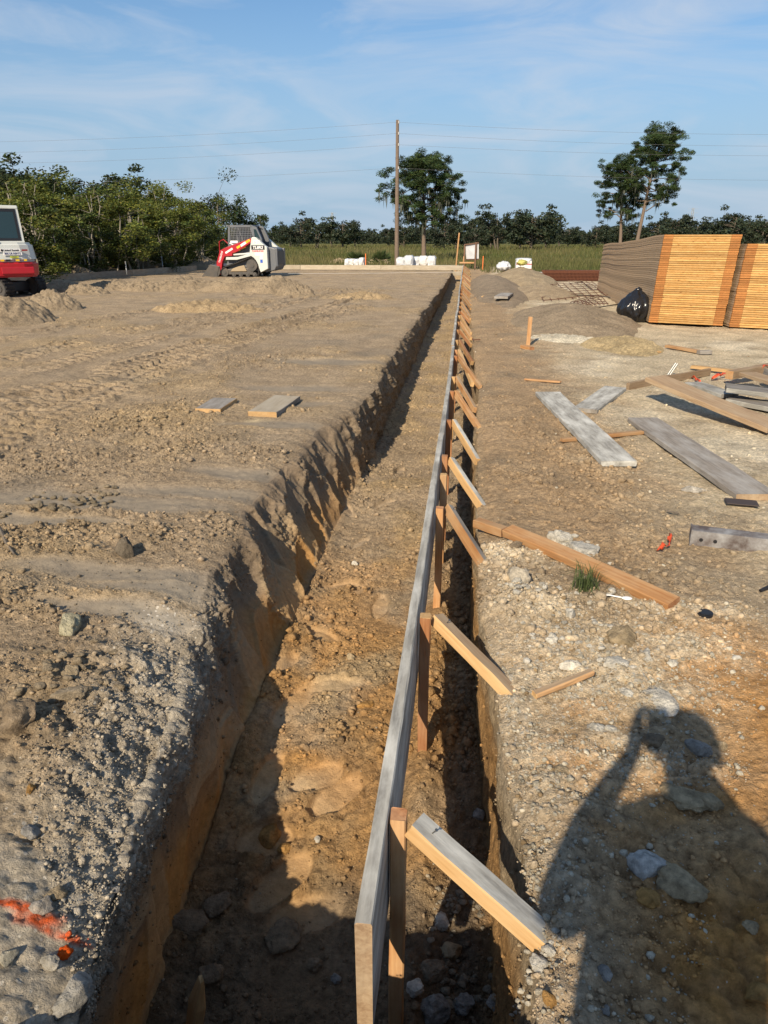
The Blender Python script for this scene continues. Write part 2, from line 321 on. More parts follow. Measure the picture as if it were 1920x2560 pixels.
ICO = {}
def ico(sub):
    if sub not in ICO:
        bm = bmesh.new(); bmesh.ops.create_icosphere(bm, subdivisions=sub, radius=1.0)
        V = np.array([v.co[:] for v in bm.verts], np.float32); Fc = np.array([[v.index for v in f.verts] for f in bm.faces], np.int32); bm.free(); ICO[sub] = (V, Fc)
    return ICO[sub]
def rock_shape(sub, seed, rough=0.35, facet=4):
    V, Fc = ico(sub); r = np.random.default_rng(seed); V = V.copy()
    d = 1 + rough * (fbm(V[:, 0] + seed, V[:, 1], V[:, 2], 1.1, 2, seed) + .35 * fbm(V[:, 0], V[:, 1] + seed, V[:, 2], 3.0, 3, seed + 5))
    V = V * d[:, None]
    for _ in range(facet):                # cut flat faces
        n = r.normal(size=3); n /= np.linalg.norm(n); h = r.uniform(.55, .85); q = V @ n
        V = V - np.outer(np.maximum(q - h, 0), n) * .9
    return V.astype(np.float32), Fc

# ================================================================== GROUND
xl_y = np.array([-9, .9, 1.2, 1.86, 2.86, 4.2, 5.96, 7.0, 7.6, 11.6, 20, 28, 44, 60.]); xl_x = np.array([-.8, -.80, -.86, -.99, -1.15, -1.27, -1.22, -1.06, -1.0, -1.02, -.93, -.86, -.82, -.8])
xr_y = np.array([-9, .9, 1.3, 1.87, 2.78, 4, 6.6, 8, 9, 14, 20, 60.]); xr_x = np.array([.22, .22, .24, .19, .145, .125, .14, .19, .16, .13, .13, .13])
rows = list(np.linspace(-7, .62, 40)); y = .65
while y < 1.15: rows.append(y); y += .009
while y < 52: rows.append(y); y += max(.007, .00042 * y * y)
Y = np.array(rows); nr = len(Y)
XL = np.interp(Y, xl_y, xl_x); XR = np.interp(Y, xr_y, xr_x)
_w1, _, _ = worley(np.zeros_like(Y, dtype=np.float32), Y, 4.6, 12)
XL = XL + .055 * (np.clip(_w1, 0, .9) ** 2 - .12) * ss(2.2, 3.0, Y) * (1 - ss(5.8, 7.2, Y)) + ss(5.8, 7.2, Y) * (.075 * fbm(Y, Y * 0 + 4, 0, 1.1, 3, 93) + .035 * pn(Y * 5, Y * 0, 0, 95))
XL = XL + .035 * fbm(Y, Y * 0, 0, 2.1, 3, 3) * ss(1, 3, Y) + .02 * pn(Y * 6, Y * 0 + 3, 0, 9)
XR = XR + .015 * fbm(Y, Y * 0 + 7, 0, 1.6, 3, 5)
midb = ss(1.9, 2.7, Y) * (1 - ss(5.8, 7.2, Y)); XL = XL - .045 * midb
FLX = np.where(Y < 1.6, -.90, -.93) + .02 * fbm(Y, Y * 0 + 2, 0, 1.5, 3, 8)
FRX = np.minimum(.17, XR - .015) + .012 * fbm(Y, Y * 0 + 5, 0, 2.0, 2, 4)
Y0 = .86
def fac(n): return np.linspace(0, 1, n, endpoint=False)
nA, nB, nC, nD, nE, nF, nG = 620, 95, 100, 140, 66, 150, 330
cols_x = []; cols_z = []; seg = []
y_ = Y[:, None]
pr = np.clip(np.abs(y_), 0, 60)
sA = 1 - fac(nA)[None, :]
xA = (XL[:, None] - .75) - (2.0 + .78 * pr) * (sA * .25 + .75 * sA ** 1.6); cols_x.append(xA); cols_z.append(np.zeros_like(xA)); seg += [0] * nA
sB = fac(nB)[None, :]; xB = XL[:, None] - .75 + .75 * sB; cols_x.append(xB); cols_z.append(np.zeros_like(xB)); seg += [1] * nB
sC = fac(nC)[None, :]
soft = (ss(.8, 1.3, Y) * (1 - ss(5.6, 7.4, Y)))[:, None]       # sloped, scraped bank in the near half, a straight cut beyond
mb_ = midb[:, None]; tx = soft * (mb_ * sC + (1 - mb_) * (1 - (1 - sC) ** 1.7)) + (1 - soft) * (1 - (1 - sC) ** 2.2)
tz = soft * sC ** (1.5 - .5 * mb_) + (1 - soft) * sC
xC = XL[:, None] + (FLX - XL)[:, None] * tx; cols_x.append(xC); cols_z.append(-tz); seg += [2] * nC
sD = fac(nD)[None, :]; xD = FLX[:, None] + (FRX - FLX)[:, None] * sD; cols_x.append(xD); cols_z.append(-np.ones_like(xD)); seg += [3] * nD
sE = fac(nE)[None, :]; xE = FRX[:, None] + (XR - FRX)[:, None] * (sE ** 1.5); cols_x.append(xE); cols_z.append(np.broadcast_to(-1 + sE, xE.shape)); seg += [4] * nE
sF = fac(nF)[None, :]; xF = XR[:, None] + 1.2 * sF; cols_x.append(xF); cols_z.append(np.zeros_like(xF)); seg += [5] * nF
sG = np.linspace(0, 1, nG)[None, :]; xG = XR[:, None] + 1.2 + (1.6 + .62 * pr) * (sG * .25 + .75 * sG ** 1.6); cols_x.append(xG); cols_z.append(np.zeros_like(xG)); seg += [6] * nG
X = np.hstack(cols_x); ZF = np.hstack(cols_z); seg = np.array(seg); nc = X.shape[1]
SEG = np.broadcast_to(seg[None, :], X.shape)
YY = np.broadcast_to(y_, X.shape) + 0.0
depth = (.62 + .12 * (1 - ss(1.5, 2.6, Y)) - .08 * midb - .02 * ss(10, 30, Y))[:, None]
yend = Y0 + .03 * pn(X * 3, X * 0 + 1, 0, 77)
DF = ss(0, 1, np.clip((YY - yend) / .07, 0, 1)) * (1 - ss(44.2, 44.4, YY))
Z = ZF * depth * DF + zbase(X, YY)
# rounded lips
nl_ = (1 - ss(2.3, 3.3, Y))[:, None]; wl_ = .16 + .22 * nl_; dl_ = .035 + .10 * nl_
lipL = np.where(SEG == 1, np.clip((X - XL[:, None] + wl_) / wl_, 0, 1), 0); Z -= dl_ * lipL ** 2 * DF
Z -= np.where(SEG == 2, dl_ * (1 - np.pad(sC, ((0, 0), (nA + nB, nc - nA - nB - nC)))) ** 4, 0) * DF
lipR = np.where(SEG == 5, np.clip(1 - (X - XR[:, None]) / .16, 0, 1), 0); Z -= .045 * lipR ** 2 * DF
Z -= np.where(SEG == 4, .045 * np.pad(sE, ((0, 0), (nA + nB + nC + nD, nF + nG))) ** 4, 0) * DF
# arc length coordinate
dx = np.diff(X, axis=1); dz = np.diff(Z, axis=1); A = np.zeros_like(X); A[:, 1:] = np.cumsum(np.sqrt(dx * dx + dz * dz), axis=1)
iL = nA + nB; A -= A[:, iL:iL + 1]
x, yv, zv, a = [q.astype(np.float32) for q in (X, YY, Z, A)]
isL = (SEG <= 1); isW = (SEG == 2); isFl = (SEG == 3); isWR = (SEG == 4); isR = (SEG >= 5)
wx = x + .12 * pn(x * 2.2, yv * 2.2, 0, 41); wy = yv + .12 * pn(x * 2.2, yv * 2.2, 9, 42)
near = np.clip(1 - yv / 22, 0, 1)
def blob(px, py, rx, ry, z=0.0, hard=1.0):
    c = gz(px, py, z); q = ((wx - c.x) / rx) ** 2 + ((wy - c.y) / ry) ** 2
    return np.exp(-q ** hard)
low = fbm(x, yv, 0, .55, 3, 11); mid = fbm(x, yv, zv, 2.6, 3, 21); hi = fbm(x, yv, zv, 11, 4, 31)
f1a, f2a, ida = worley(wx if True else a, wy, 7.0, 1); dome7 = np.clip(1 - f1a ** 2 * 1.6, 0, 1)
f1b, f2b, idb = worley(a + .02 * hi, yv + .02 * mid, 19.0, 2); dome19 = np.clip(1 - f1b ** 2 * 1.7, 0, 1)
f1c, f2c, idc = worley(a, yv, 46.0, 3); dome46 = np.clip(1 - f1c ** 2 * 1.8, 0, 1)
H = np.zeros_like(x); R = np.zeros_like(x)          # displacement, roughness mask
# --- left pad
rough = ss(.02, .5, low * .8 + mid * .35)
rb_ = np.zeros_like(x)
for b in [(330, 1060, .8, .9), (150, 1150, .9, .5), (430, 1120, .6, .35), (420, 1340, .35, .22), (130, 1330, .5, .25), (640, 1130, .3, .3), (150, 1680, .35, .25), (250, 1800, .35, .4), (300, 1640, .3, .25), (90, 1530, .5, .14), (560, 1310, .22, .2), (350, 1280, .5, .12), (640, 900, .8, .8)]: rb_ = np.maximum(rb_, blob(*b))
scr = np.zeros_like(x)                               # wet scraped strips
for b in [(330, 1432, .55, .085), (230, 1250, .8, .12), (520, 1225, .5, .10), (450, 1470, .4, .07), (700, 1060, .4, .10), (120, 1300, .35, .07), (300, 1520, .35, .06), (640, 1180, .35, .09), (720, 1010, .35, .12), (820, 905, .6, .22), (740, 970, .5, .14)]: scr = np.maximum(scr, blob(b[0], b[1], b[2] * 1.3, b[3] * 1.25, hard=2.2))
RL = np.clip(rough * .45 + rb_ * 1.1 + .3 * (1 - ss(1.0, 2.2, yv)) - scr * 1.2, 0.0, 1.25)
hL = .03 * low + .014 * mid + RL * (.022 * (dome7 - .4) + .018 * (dome19 - .4) + .008 * (dome46 - .4)) + (.006 + .014 * RL) * hi + .003 * (1 - scr) * (dome46 - .4)
hL += (.010 * (1 - RL)) * pn(x * 2.2, yv * 11, 0, 66) * (1 - .6 * scr) - .012 * scr
# tracks of machine treads
TR = [((0, 905), (300, 838), (640, 762), (860, 716)), ((0, 945), (330, 862), (650, 778), (900, 722)), ((0, 1000), (300, 915), (600, 828), (900, 745)), ((0, 1050), (300, 950), (600, 856), (900, 765)),
      ((-150, 1165), (200, 1010), (560, 870), (900, 770)), ((-100, 870), (250, 800), (520, 752), (700, 720)), ((600, 850), (760, 790), (930, 735), (1000, 712)), ((-200, 1080), (100, 985), (430, 890), (800, 780)), ((300, 830), (520, 800), (760, 750), (900, 712))]
trk = np.zeros_like(x); sub = isL & (yv > 3.4) & (yv < 26)
xs, ys = x[sub], yv[sub]; th = np.zeros_like(xs); tm = np.zeros_like(xs)
for k, pts in enumerate(TR):
    g = [ground(*p) for p in pts]; s0 = 0.0; bd = np.full(xs.shape, 9.0, np.float32); bs = np.zeros_like(xs); bsd = bd.copy()
    fine = []
    for i in range(len(g) - 1):
        p0 = g[max(i - 1, 0)]; p1 = g[i]; p2 = g[i + 1]; p3 = g[min(i + 2, len(g) - 1)]
        for t in np.linspace(0, 1, 4, endpoint=False): fine.append(.5 * ((2 * p1) + (-p0 + p2) * t + (2 * p0 - 5 * p1 + 4 * p2 - p3) * t * t + (-p0 + 3 * p1 - 3 * p2 + p3) * t ** 3))
    fine.append(g[-1])
    for i in range(len(fine) - 1):
        p, q = fine[i], fine[i + 1]; d = np.array([q.x - p.x, q.y - p.y]); l = float(np.linalg.norm(d)); d /= l
        t = np.clip((xs - p.x) * d[0] + (ys - p.y) * d[1], 0, l); ex = xs - p.x - d[0] * t; ey = ys - p.y - d[1] * t; dd = np.sqrt(ex * ex + ey * ey); sg = d[0] * ey - d[1] * ex
        n = dd < bd; bd = np.where(n, dd, bd); bs = np.where(n, s0 + t, bs); bsd = np.where(n, sg, bsd); s0 += l
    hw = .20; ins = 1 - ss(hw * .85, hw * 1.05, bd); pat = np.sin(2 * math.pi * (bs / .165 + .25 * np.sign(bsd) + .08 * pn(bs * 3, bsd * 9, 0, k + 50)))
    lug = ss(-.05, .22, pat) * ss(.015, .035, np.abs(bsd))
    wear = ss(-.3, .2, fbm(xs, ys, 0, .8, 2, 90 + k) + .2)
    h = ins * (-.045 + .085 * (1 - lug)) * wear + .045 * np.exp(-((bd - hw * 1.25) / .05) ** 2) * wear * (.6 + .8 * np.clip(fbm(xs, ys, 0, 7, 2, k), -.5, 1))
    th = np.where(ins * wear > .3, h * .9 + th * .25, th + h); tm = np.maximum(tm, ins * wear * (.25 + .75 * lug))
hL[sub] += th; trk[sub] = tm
# --- trench wall (left): long concave bucket scrapes
f1w, f2w, idw = worley(a * .70 + .03 * mid, yv + .40 * a + .02 * hi, 4.6, 12); scal = np.clip(f1w, 0, .95) ** 2
farw = ss(5.5, 7.5, yv)
f1v, f2v, idv_ = worley(a * .5 + .1 * mid, yv + .05 * hi, 4.2, 14, .55)
hW = (1 - farw) * (.03 + .035 * ss(2.0, 2.9, yv)) * (scal - .25) + (1 - farw) * ( .004 * hi + .010 * mid + (.010 + .035 * ss(2.0, 2.9, yv)) * (idw - .5) * ss(.03, .12, f2w - f1w) + .010 * np.clip(pn(yv * 18 + a * 8, a * 2, 0, 19), 0, 1)) + farw * (.085 * (f1v ** 2 - .3) + .05 * mid + .032 * hi + .035 * (dome7 - .4) + .018 * (dome19 - .4))
wedge = np.clip((a) / .22, 0, 1)
hW *= .45 + .55 * ss(0, .12, a)
hW += (1 - farw) * ss(2.2, 3.2, yv) * ss(-.1, .5, pn(x * 3 + 9, yv * 3, zv * 3, 33)) * (.018 * (dome19 - .3) + .012 * (dome46 - .3) + .014 * hi)
crumb = (1 - ss(.12, .30, a + .10 * mid)) * (1 - ss(2.6, 4.5, yv))
hW += crumb * (.014 * dome19 + .010 * dome7 + .009 * dome46 + .012 * hi)
# --- trench floor
ft = np.zeros_like(x)
foot = []
for (px, py, l, wd, ang) in [(950, 1540, .15, .055, 90), (900, 1500, .14, .05, 70), (745, 1470, .15, .06, 40), (850, 1490, .14, .06, 25), (835, 1745, .16, .07, 15), (735, 1790, .18, .07, 75), (700, 1700, .15, .06, 60), (810, 1620, .14, .06, 140), (790, 1960, .13, .07, 30), (840, 2000, .14, .07, 45), (700, 2170, .16, .08, 50), (760, 2240, .15, .08, 20), (670, 1960, .14, .06, 80), (900, 1380, .14, .05, 70), (960, 1280, .15, .05, 60), (870, 1300, .14, .05, 110), (1000, 1180, .14, .05, 80), (660, 2080, .12, .07, 10), (900, 1250, .13, .05, 30)]:
    c = gz(px, py, -.62); ca, sa = math.cos(math.radians(ang)), math.sin(math.radians(ang)); u = (x - c.x) * ca + (yv - c.y) * sa; v = -(x - c.x) * sa + (yv - c.y) * ca
    q = np.sqrt((u / l) ** 2 + (v / wd) ** 2 + 1e-9) + .10 * mid; ft = np.maximum(ft, 1 - ss(.8, 1.02, q))
RF = np.clip(.55 + .9 * fbm(x, yv, 0, 2.0, 3, 61) + .3 * (1 - ss(2.0, 4.5, yv)), .10, 1.2) * (1 - ft * .95)
hF = .022 * mid + .015 * low + RF * (.020 * (dome7 - .4) + .017 * (dome19 - .4) + .009 * (dome46 - .35)) + (.006 + .012 * RF) * hi - .020 * ft
hF += .06 * np.exp(-((x + .10) / .07) ** 2) * (1 - ss(3.5, 8, yv))                  # loose soil heaped along the form line
eL = np.clip(1 - (x - FLX[:, None]) / .12, 0, 1) * isFl; hF += .05 * eL ** 2 * (.5 + dome7)
# --- right wall and right bank
hWR = .018 * mid + .012 * hi + .03 * (dome7 - .4) * ss(8, 12, yv) + .016 * pn(yv * 1.3, a * 7, 0, 71)
peb = np.zeros_like(x)
for b in [(1480, 1640, .42, .42), (1400, 1530, .25, .2), (1350, 1400, .16, .16), (1560, 1700, .35, .25), (1330, 1480, .15, .15), (1700, 1620, .3, .2), (1380, 1900, .12, .25), (1340, 2350, .1, .1), (1300, 1720, .10, .35), (1325, 2130, .09, .22), (1265, 1480, .10, .25), (1700, 1530, .35, .12), (1250, 1400, .12, .2), (1600, 1900, .3, .12)]: peb = np.maximum(peb, blob(*b))
RR = np.clip(.42 * ss(-.2, .6, mid + low * .4) + .5 * ss(8, 5, yv) * ss(0, .4, low + .2) + .5 * blob(1480, 1200, .5, 1.6) + .45 * peb + .45 * (1 - ss(1.6, 2.4, yv)) * ss(.25, .6, x), .08, 1.1)
yard = ss(.75, 2.0, x + .35 * mid) * ss(2.6, 4.6, yv + x)                              # hard white yard
RR = RR * (1 - .7 * yard)
hR = .035 * low + .016 * mid + RR * (.020 * (dome7 - .4) + .016 * (dome19 - .4) + .008 * (dome46 - .4)) + (.008 + .016 * RR) * hi + .006 * peb * dome46 + .006 * peb * dome19
hR += -.05 * np.exp(-((x - .62) / .25) ** 2) * (1 - ss(1.2, 1.9, yv)) + .012 * np.sin((yv + .15 * mid) * 60) * blob(1720, 2440, .10, .10)
crk = ss(.10, .0, f2a - f1a) * (1 - yard) * ss(.0, .5, blob(1800, 1850, .5, .5) + blob(1750, 2200, .5, .4)); hR -= .005 * crk
H = np.where(isL, hL, np.where(isW, hW, np.where(isFl, hF, np.where(isWR, hWR, hR))))
# keep borders between the zones continuous
def soften(H, c, n):
    for k in range(-n, n):
        w = 1 - abs(k) / n
        H[:, c + k] = H[:, c + k] * (1 - .85 * w) + .85 * w * .5 * (H[:, c - n] + H[:, c + n])
for c, n_ in ((nA + nB, 5), (nA + nB + nC, 7), (nA + nB + nC + nD, 7), (nA + nB + nC + nD + nE, 7)): soften(H, c, n_)
farf = ss(30, 48, yv); H *= (1 - .5 * farf)
# normals of the base surface
P0 = np.stack([x, yv, zv], -1); du = np.gradient(P0, axis=1); dv = np.gradient(P0, axis=0); N = np.cross(du, dv); N /= np.maximum(np.linalg.norm(N, axis=-1, keepdims=True), 1e-9)
P = P0 + N * H[..., None]
# ---------------- soil colour, some shade painted in, darker in hollows and between clods
def C3(r, g, b): return np.array([r, g, b], np.float32)
c_sand = C3(.395, .30, .197); c_sandy = C3(.45, .33, .19); c_dark = C3(.19, .142, .094); c_grey = C3(.265, .222, .166); c_or = C3(.46, .25, .085); c_white = C3(.64, .58, .47); c_crust = C3(.50, .44, .345); c_tan = C3(.48, .375, .245)
def mixc(c, d, m): return c + (d - c) * np.clip(m, 0, 1)[..., None]
cl = np.broadcast_to(c_sand, P.shape).copy()
cl = mixc(cl, c_sandy, ss(-.1, .6, low + .4 * mid) * .7 + .5 * blob(330, 1050, .7, .7)); cl = mixc(cl, c_dark * 1.3, .5 * trk); cl = mixc(cl, c_grey, ss(.1, .7, fbm(x, yv, 0, .9, 3, 131)) * .55); cl = mixc(cl, c_grey * .90, scr * .95); cl = mixc(cl, c_dark, .38 * RL * (1 - dome19) + .2 * ss(.1, .6, mid) * RL)  # tread dents darkened in colour to stand in for shade in the lugs
nearl = (1 - ss(1.6, 2.3, yv + .35 * mid - .3 * (x + 1)))
cl = mixc(cl, c_tan, nearl * .55); cl = mixc(cl, c_or, nearl * ss(.1, .6, mid + .4 * hi) * .35); cl = mixc(cl, c_crust, nearl * ss(-.1, .5, fbm(x, yv, 0, 3.5, 3, 141)) * .7)
cr_edge = np.exp(-((a + .10) / .20) ** 2) * (1 - ss(2.3, 3.2, yv)); cl = mixc(cl, c_crust * 1.06, cr_edge * (.75 + .4 * hi))
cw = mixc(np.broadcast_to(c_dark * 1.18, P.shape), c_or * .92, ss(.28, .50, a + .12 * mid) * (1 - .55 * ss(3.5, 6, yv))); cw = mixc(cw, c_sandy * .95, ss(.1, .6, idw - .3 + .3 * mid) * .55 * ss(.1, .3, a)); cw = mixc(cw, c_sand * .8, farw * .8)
cw = mixc(cw, c_crust, (1 - ss(.06, .26, a + .10 * mid + .05 * hi)) * (1 - ss(2.2, 3.6, yv)) * .95); cw = mixc(cw, c_dark, ss(.2, .02, scal) * .25)
cf = mixc(np.broadcast_to(c_sand, P.shape), c_sandy * .98, ss(-.3, .4, low + mid)); cf = mixc(cf, c_or, (1 - ss(3.2, 5.5, yv)) * ss(-.55, .25, fbm(x, yv, 0, 2.4, 3, 151)) * .75); cf = mixc(cf, c_dark * .95, (1 - ss(1.75, 2.15, yv + .25 * mid)) * .85); cf = mixc(cf, c_dark * .9, ss(-.02, .10, x + .03 * mid) * .75 * (1 - .4 * ss(6, 12, yv))); cf = mixc(cf, c_sand * .84, ft * .22); cf = mixc(cf, c_dark, .3 * RF * (1 - dome19))  # floor right of the form board painted darker, along its cast shadow
for b in [(690, 2090, .05, .04), (650, 1790, .08, .05), (760, 1960, .09, .06)]: cf = mixc(cf, c_or * 1.1, blob(*b, z=-.65) * .8)
cwr = mixc(np.broadcast_to(c_tan * .82, P.shape), c_or * .85, (1 - ss(-.34, -.18, zv + .1 * mid)) * .8); cwr = mixc(cwr, c_crust, ss(-.16, -.02, zv + .06 * mid) * .7 * (1 - ss(4, 8, yv))); cwr = mixc(cwr, c_sand * .85, ss(5, 9, yv) * .7)
cr = np.broadcast_to(c_sand * .95, P.shape).copy(); cr = mixc(cr, c_grey, ss(-.1, .5, fbm(x, yv, 0, 1.2, 3, 161)) * .6)
cr = mixc(cr, C3(.54, .48, .36), yard * .95); cr = mixc(cr, C3(.64, .60, .49), yard * ss(.0, .5, fbm(x, yv, 0, .8, 3, 171)) * .75); cr = mixc(cr, c_grey, yard * ss(.1, .5, fbm(x, yv, 0, 2.2, 3, 177)) * .45)
nr_ = 1 - ss(2.4, 3.3, yv + .3 * mid)
cr = mixc(cr, c_tan * 1.04, nr_ * .9); cr = mixc(cr, c_grey * 1.05, blob(1650, 1480, .7, .35) * .7)
orr = np.maximum.reduce([blob(1900, 1740, .36, .55, hard=1.5), blob(1870, 1900, .25, .2), blob(1500, 2050, .12, .06), blob(1780, 1960, .35, .22), blob(1450, 1900, .20, .12), blob(1480, 1770, .10, .05), blob(1850, 2350, .4, .35), blob(1650, 2020, .16, .08) * .8, blob(1800, 1580, .3, .08) * .5]); cr = mixc(cr, c_or * 1.05, np.clip(orr * (1.15 + .6 * mid) - .08, 0, 1) * (1 - ss(3.0, 3.8, yv)))
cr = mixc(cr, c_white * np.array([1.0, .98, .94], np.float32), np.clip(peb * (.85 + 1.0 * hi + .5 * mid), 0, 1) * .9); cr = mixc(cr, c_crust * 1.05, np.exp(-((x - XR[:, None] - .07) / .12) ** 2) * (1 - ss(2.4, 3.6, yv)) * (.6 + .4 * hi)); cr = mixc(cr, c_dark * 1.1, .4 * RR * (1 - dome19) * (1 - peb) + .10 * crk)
cr = cr * np.array([1.13, 1.05, .95], np.float32)
cr = mixc(cr, C3(.10, .12, .035), ss(37, 39, yv) * ss(1.5, 3, x))
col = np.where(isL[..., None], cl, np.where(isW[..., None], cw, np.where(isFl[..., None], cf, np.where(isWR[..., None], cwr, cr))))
for c in (nA + nB, nA + nB + nC, nA + nB + nC + nD, nA + nB + nC + nD + nE):
    for k in range(-8, 8):
        w = .5 * (1 - abs(k) / 8); q = np.clip(c + k, 0, nc - 1); o = c - k; col[:, q] = col[:, q] * (1 - w) + col[:, o] * w
# sprayed marking paint on the near left edge
pm = np.maximum(blob(25, 2268, .10, .022, hard=1.5), blob(110, 2325, .075, .016, hard=1.5)); pm = np.maximum(pm, blob(60, 2300, .06, .03)); pm = np.clip((pm - .42 + .45 * hi + .2 * mid) * 2.2, 0, 1) * (.45 + .55 * dome46) * isL
col = mixc(col, C3(.85, .125, .02), pm)
col = mixc(col, C3(.62, .50, .30), blob(640, 1050, .10, .07) * isL * (.5 + hi))
speck = np.where(isR, (.22 + .55 * peb + .25 * nr_ + .25 * yard) * (1 - .5 * np.clip(orr, 0, 1)), np.where(isL, .10 + .35 * nearl, np.where(isFl, .14, .12)))
speck = np.where((isL | isW) & (cr_edge > .3), .7, speck) * (1 - pm)
speck = speck * (1 - ss(9, 16, yv))
idx = np.arange(nr * nc).reshape(nr, nc)
Fg = np.stack([idx[:-1, :-1], idx[:-1, 1:], idx[1:, 1:], idx[1:, :-1]], -1).reshape(-1, 4)
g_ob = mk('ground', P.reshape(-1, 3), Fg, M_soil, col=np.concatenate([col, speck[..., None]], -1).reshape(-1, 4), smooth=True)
tag(g_ob, 'bare sandy building pad cut by a long straight footing trench', 'ground', kind='structure')
smooth_ = np.clip(np.where(isL, 1.0 * scr, np.where(isW, .75 * (1 - farw) * (1 - crumb), np.where(isFl, ft * .65, 0.0))), 0, 1)
sa_ = g_ob.data.attributes.new('Smooth', 'FLOAT', 'POINT'); sa_.data.foreach_set('value', smooth_.astype(np.float32).ravel())
Pf = P.reshape(-1, 3); Nf = N.reshape(-1, 3); Cf = col.reshape(-1, 3)

# ---------------- loose soil lumps and limestone gravel
cell = (np.gradient(YY, axis=0) * np.abs(np.gradient(A, axis=1))).ravel(); yf = yv.ravel(); xf = x.ravel()
fov = (np.abs(np.arctan2(xf, np.maximum(yf, .01)) + .108) < .56) & (yf > .75)
def scatter(name, n, prob, smin, smax, power, mat, seed, sub=1, colf=None, sink=.25, label=None, cat=None, flat=(.6, 1.0), jit=.006):
    r = np.random.default_rng(seed); p = np.clip(prob, 0, None) * cell * fov; p = p / p.sum(); ii = r.choice(len(p), n, p=p)
    shapes = [rock_shape(sub, s + seed * 10, .7, 9) for s in range(11)]
    u = r.random(n); sz = (smin ** (1 - power) + u * (smax ** (1 - power) - smin ** (1 - power))) ** (1 / (1 - power))
    Vs = []; Fs = []; Cs = []; off = 0
    for k in range(n):
        V, Fc = shapes[r.integers(11)]; q = r.normal(size=4); q /= np.linalg.norm(q); Rm = np.array(Quaternion(q).to_matrix(), np.float32)
        s = sz[k] * np.array([1, r.uniform(.7, 1.1), r.uniform(*flat)], np.float32)
        v = (V @ Rm.T) * s; i = ii[k]; c = Pf[i] + Nf[i] * (sz[k] * (.5 - sink)) + np.append(r.normal(0, jit, 2), 0)
        Vs.append(v + c); Fs.append(Fc + off); off += len(V)
        cc = (colf(i, r) if colf else Cf[i] * r.uniform(.8, 1.18)); Cs.append(np.broadcast_to(cc, (len(V), 3)))
    o = mk(name, np.concatenate(Vs).astype(np.float32), np.concatenate(Fs), mat, col=np.concatenate(Cs), smooth=False)
    return tag(o, label, cat, kind='stuff')
RAD = np.where(isL, .05 + RL, np.where(isW, .25 * crumb + .03, np.where(isFl, .12 + RF + 1.2 * (x > 0) * (1 - .5 * ss(4, 9, yv)), np.where(isWR, .02, .06 + RR * 1.0 - .04 * yard)))).ravel()
edgeL = (cr_edge * 1.5 + crumb).ravel()
inv = 1 / np.maximum(yf, 1.0) ** 1.7
scatter('soil_clods', 52000, (RAD ** 1.4 + .10 + .35 * edgeL) * inv * (yf < 9), .0022, .017, 3.3, M_clod, 1, 1, label='loose brown clods of soil strewn over pad and trench', cat='soil clods')
scatter('soil_clods', 16000, (RAD ** 1.6) * (1 / np.maximum(yf, 3) ** 1.2) * (yf > 2.5) * (yf < 30), .006, .034, 3.3, M_clod, 2, 1, label='coarser broken soil lumps lying further along the pad', cat='soil clods')
def lime(i, r): return C3(.70, .63, .49) * r.uniform(.72, 1.12) if r.random() < .8 else C3(.42, .30, .17) * r.uniform(.8, 1.2)
scatter('limestone_gravel', 12000, ((peb ** 1.2 + .05 * nr_ + .05 * yard + .015) * isR).ravel() * inv * (yf < 12), .0018, .015, 3.0, M_rock, 3, 1, colf=lime, label='pale limestone gravel scattered over the right bank', cat='gravel')
scatter('limestone_gravel', 4500, (((cr_edge + .12 * nearl) * isL + isW * crumb * .8 + isFl * (.04 + .10 * (x > 0)))).ravel() * inv * (yf < 6), .0014, .007, 3.1, M_rock, 4, 1, colf=lambda i, r: C3(.50, .43, .33) * r.uniform(.7, 1.12), label='whitish grit crumbling along the left trench edge', cat='gravel')

def surf(px, py, z=0.0):                  # nearest modelled ground point under that place
    p = gz(px, py, z); i = int(np.argmin((xf - p.x) ** 2 + (yf - p.y) ** 2 + .3 * (Pf[:, 2] - p.z) ** 2)); return Vector(Pf[i]), Vector(Nf[i])
def height(xq, yq):
    j = int(np.searchsorted(Y, yq)); j = min(max(j, 0), nr - 1); i = int(np.argmin(np.abs(X[j] - xq))); return float(P[j, i, 2])

# ================================================================== FORM BOARDS, STAKES, BRACES
ORD = ['nearest', 'second', 'third', 'fourth', 'fifth', 'sixth', 'seventh', 'eighth', 'ninth', 'tenth', 'eleventh', 'twelfth', 'thirteenth', 'fourteenth', 'fifteenth', 'sixteenth']
BX = lambda yy: float(np.interp(yy, [0, 1.1, 2.7, 4, 5.5, 10.6, 18, 30, 44.2], [-.17, -.17, -.15, -.14, -.145, -.15, -.175, -.20, -.215]))
ye = [1.13, 5.4, 10.3, 15.2, 20.1, 25.0, 29.9, 34.8, 39.7, 44.15]
for i in range(len(ye) - 1):
    a0, b0 = ye[i], ye[i + 1]; zz = -.02
    jo = [0, .004, -.005, .006, -.003, .005, -.004, .003, 0][i]; zo = [0, -.006, .004, -.005, .006, -.004, .003, -.003, 0][i]
    o = plank('form_board', (BX(a0) + jo, a0 + .005, zo + zz + float(zbase(0, a0)) * .12), (BX(b0) + jo, b0 - .005, zo + zz + float(zbase(0, b0)) * .12), .345, .038, [M_grey, M_grey, M_brown], seed=60 + i, roll=math.pi / 2, bow=.003, chip=.006,
              label=f'grey form board on edge in the trench, {ORD[i]} length from the camera', cat='form board', group='form boards down the trench')
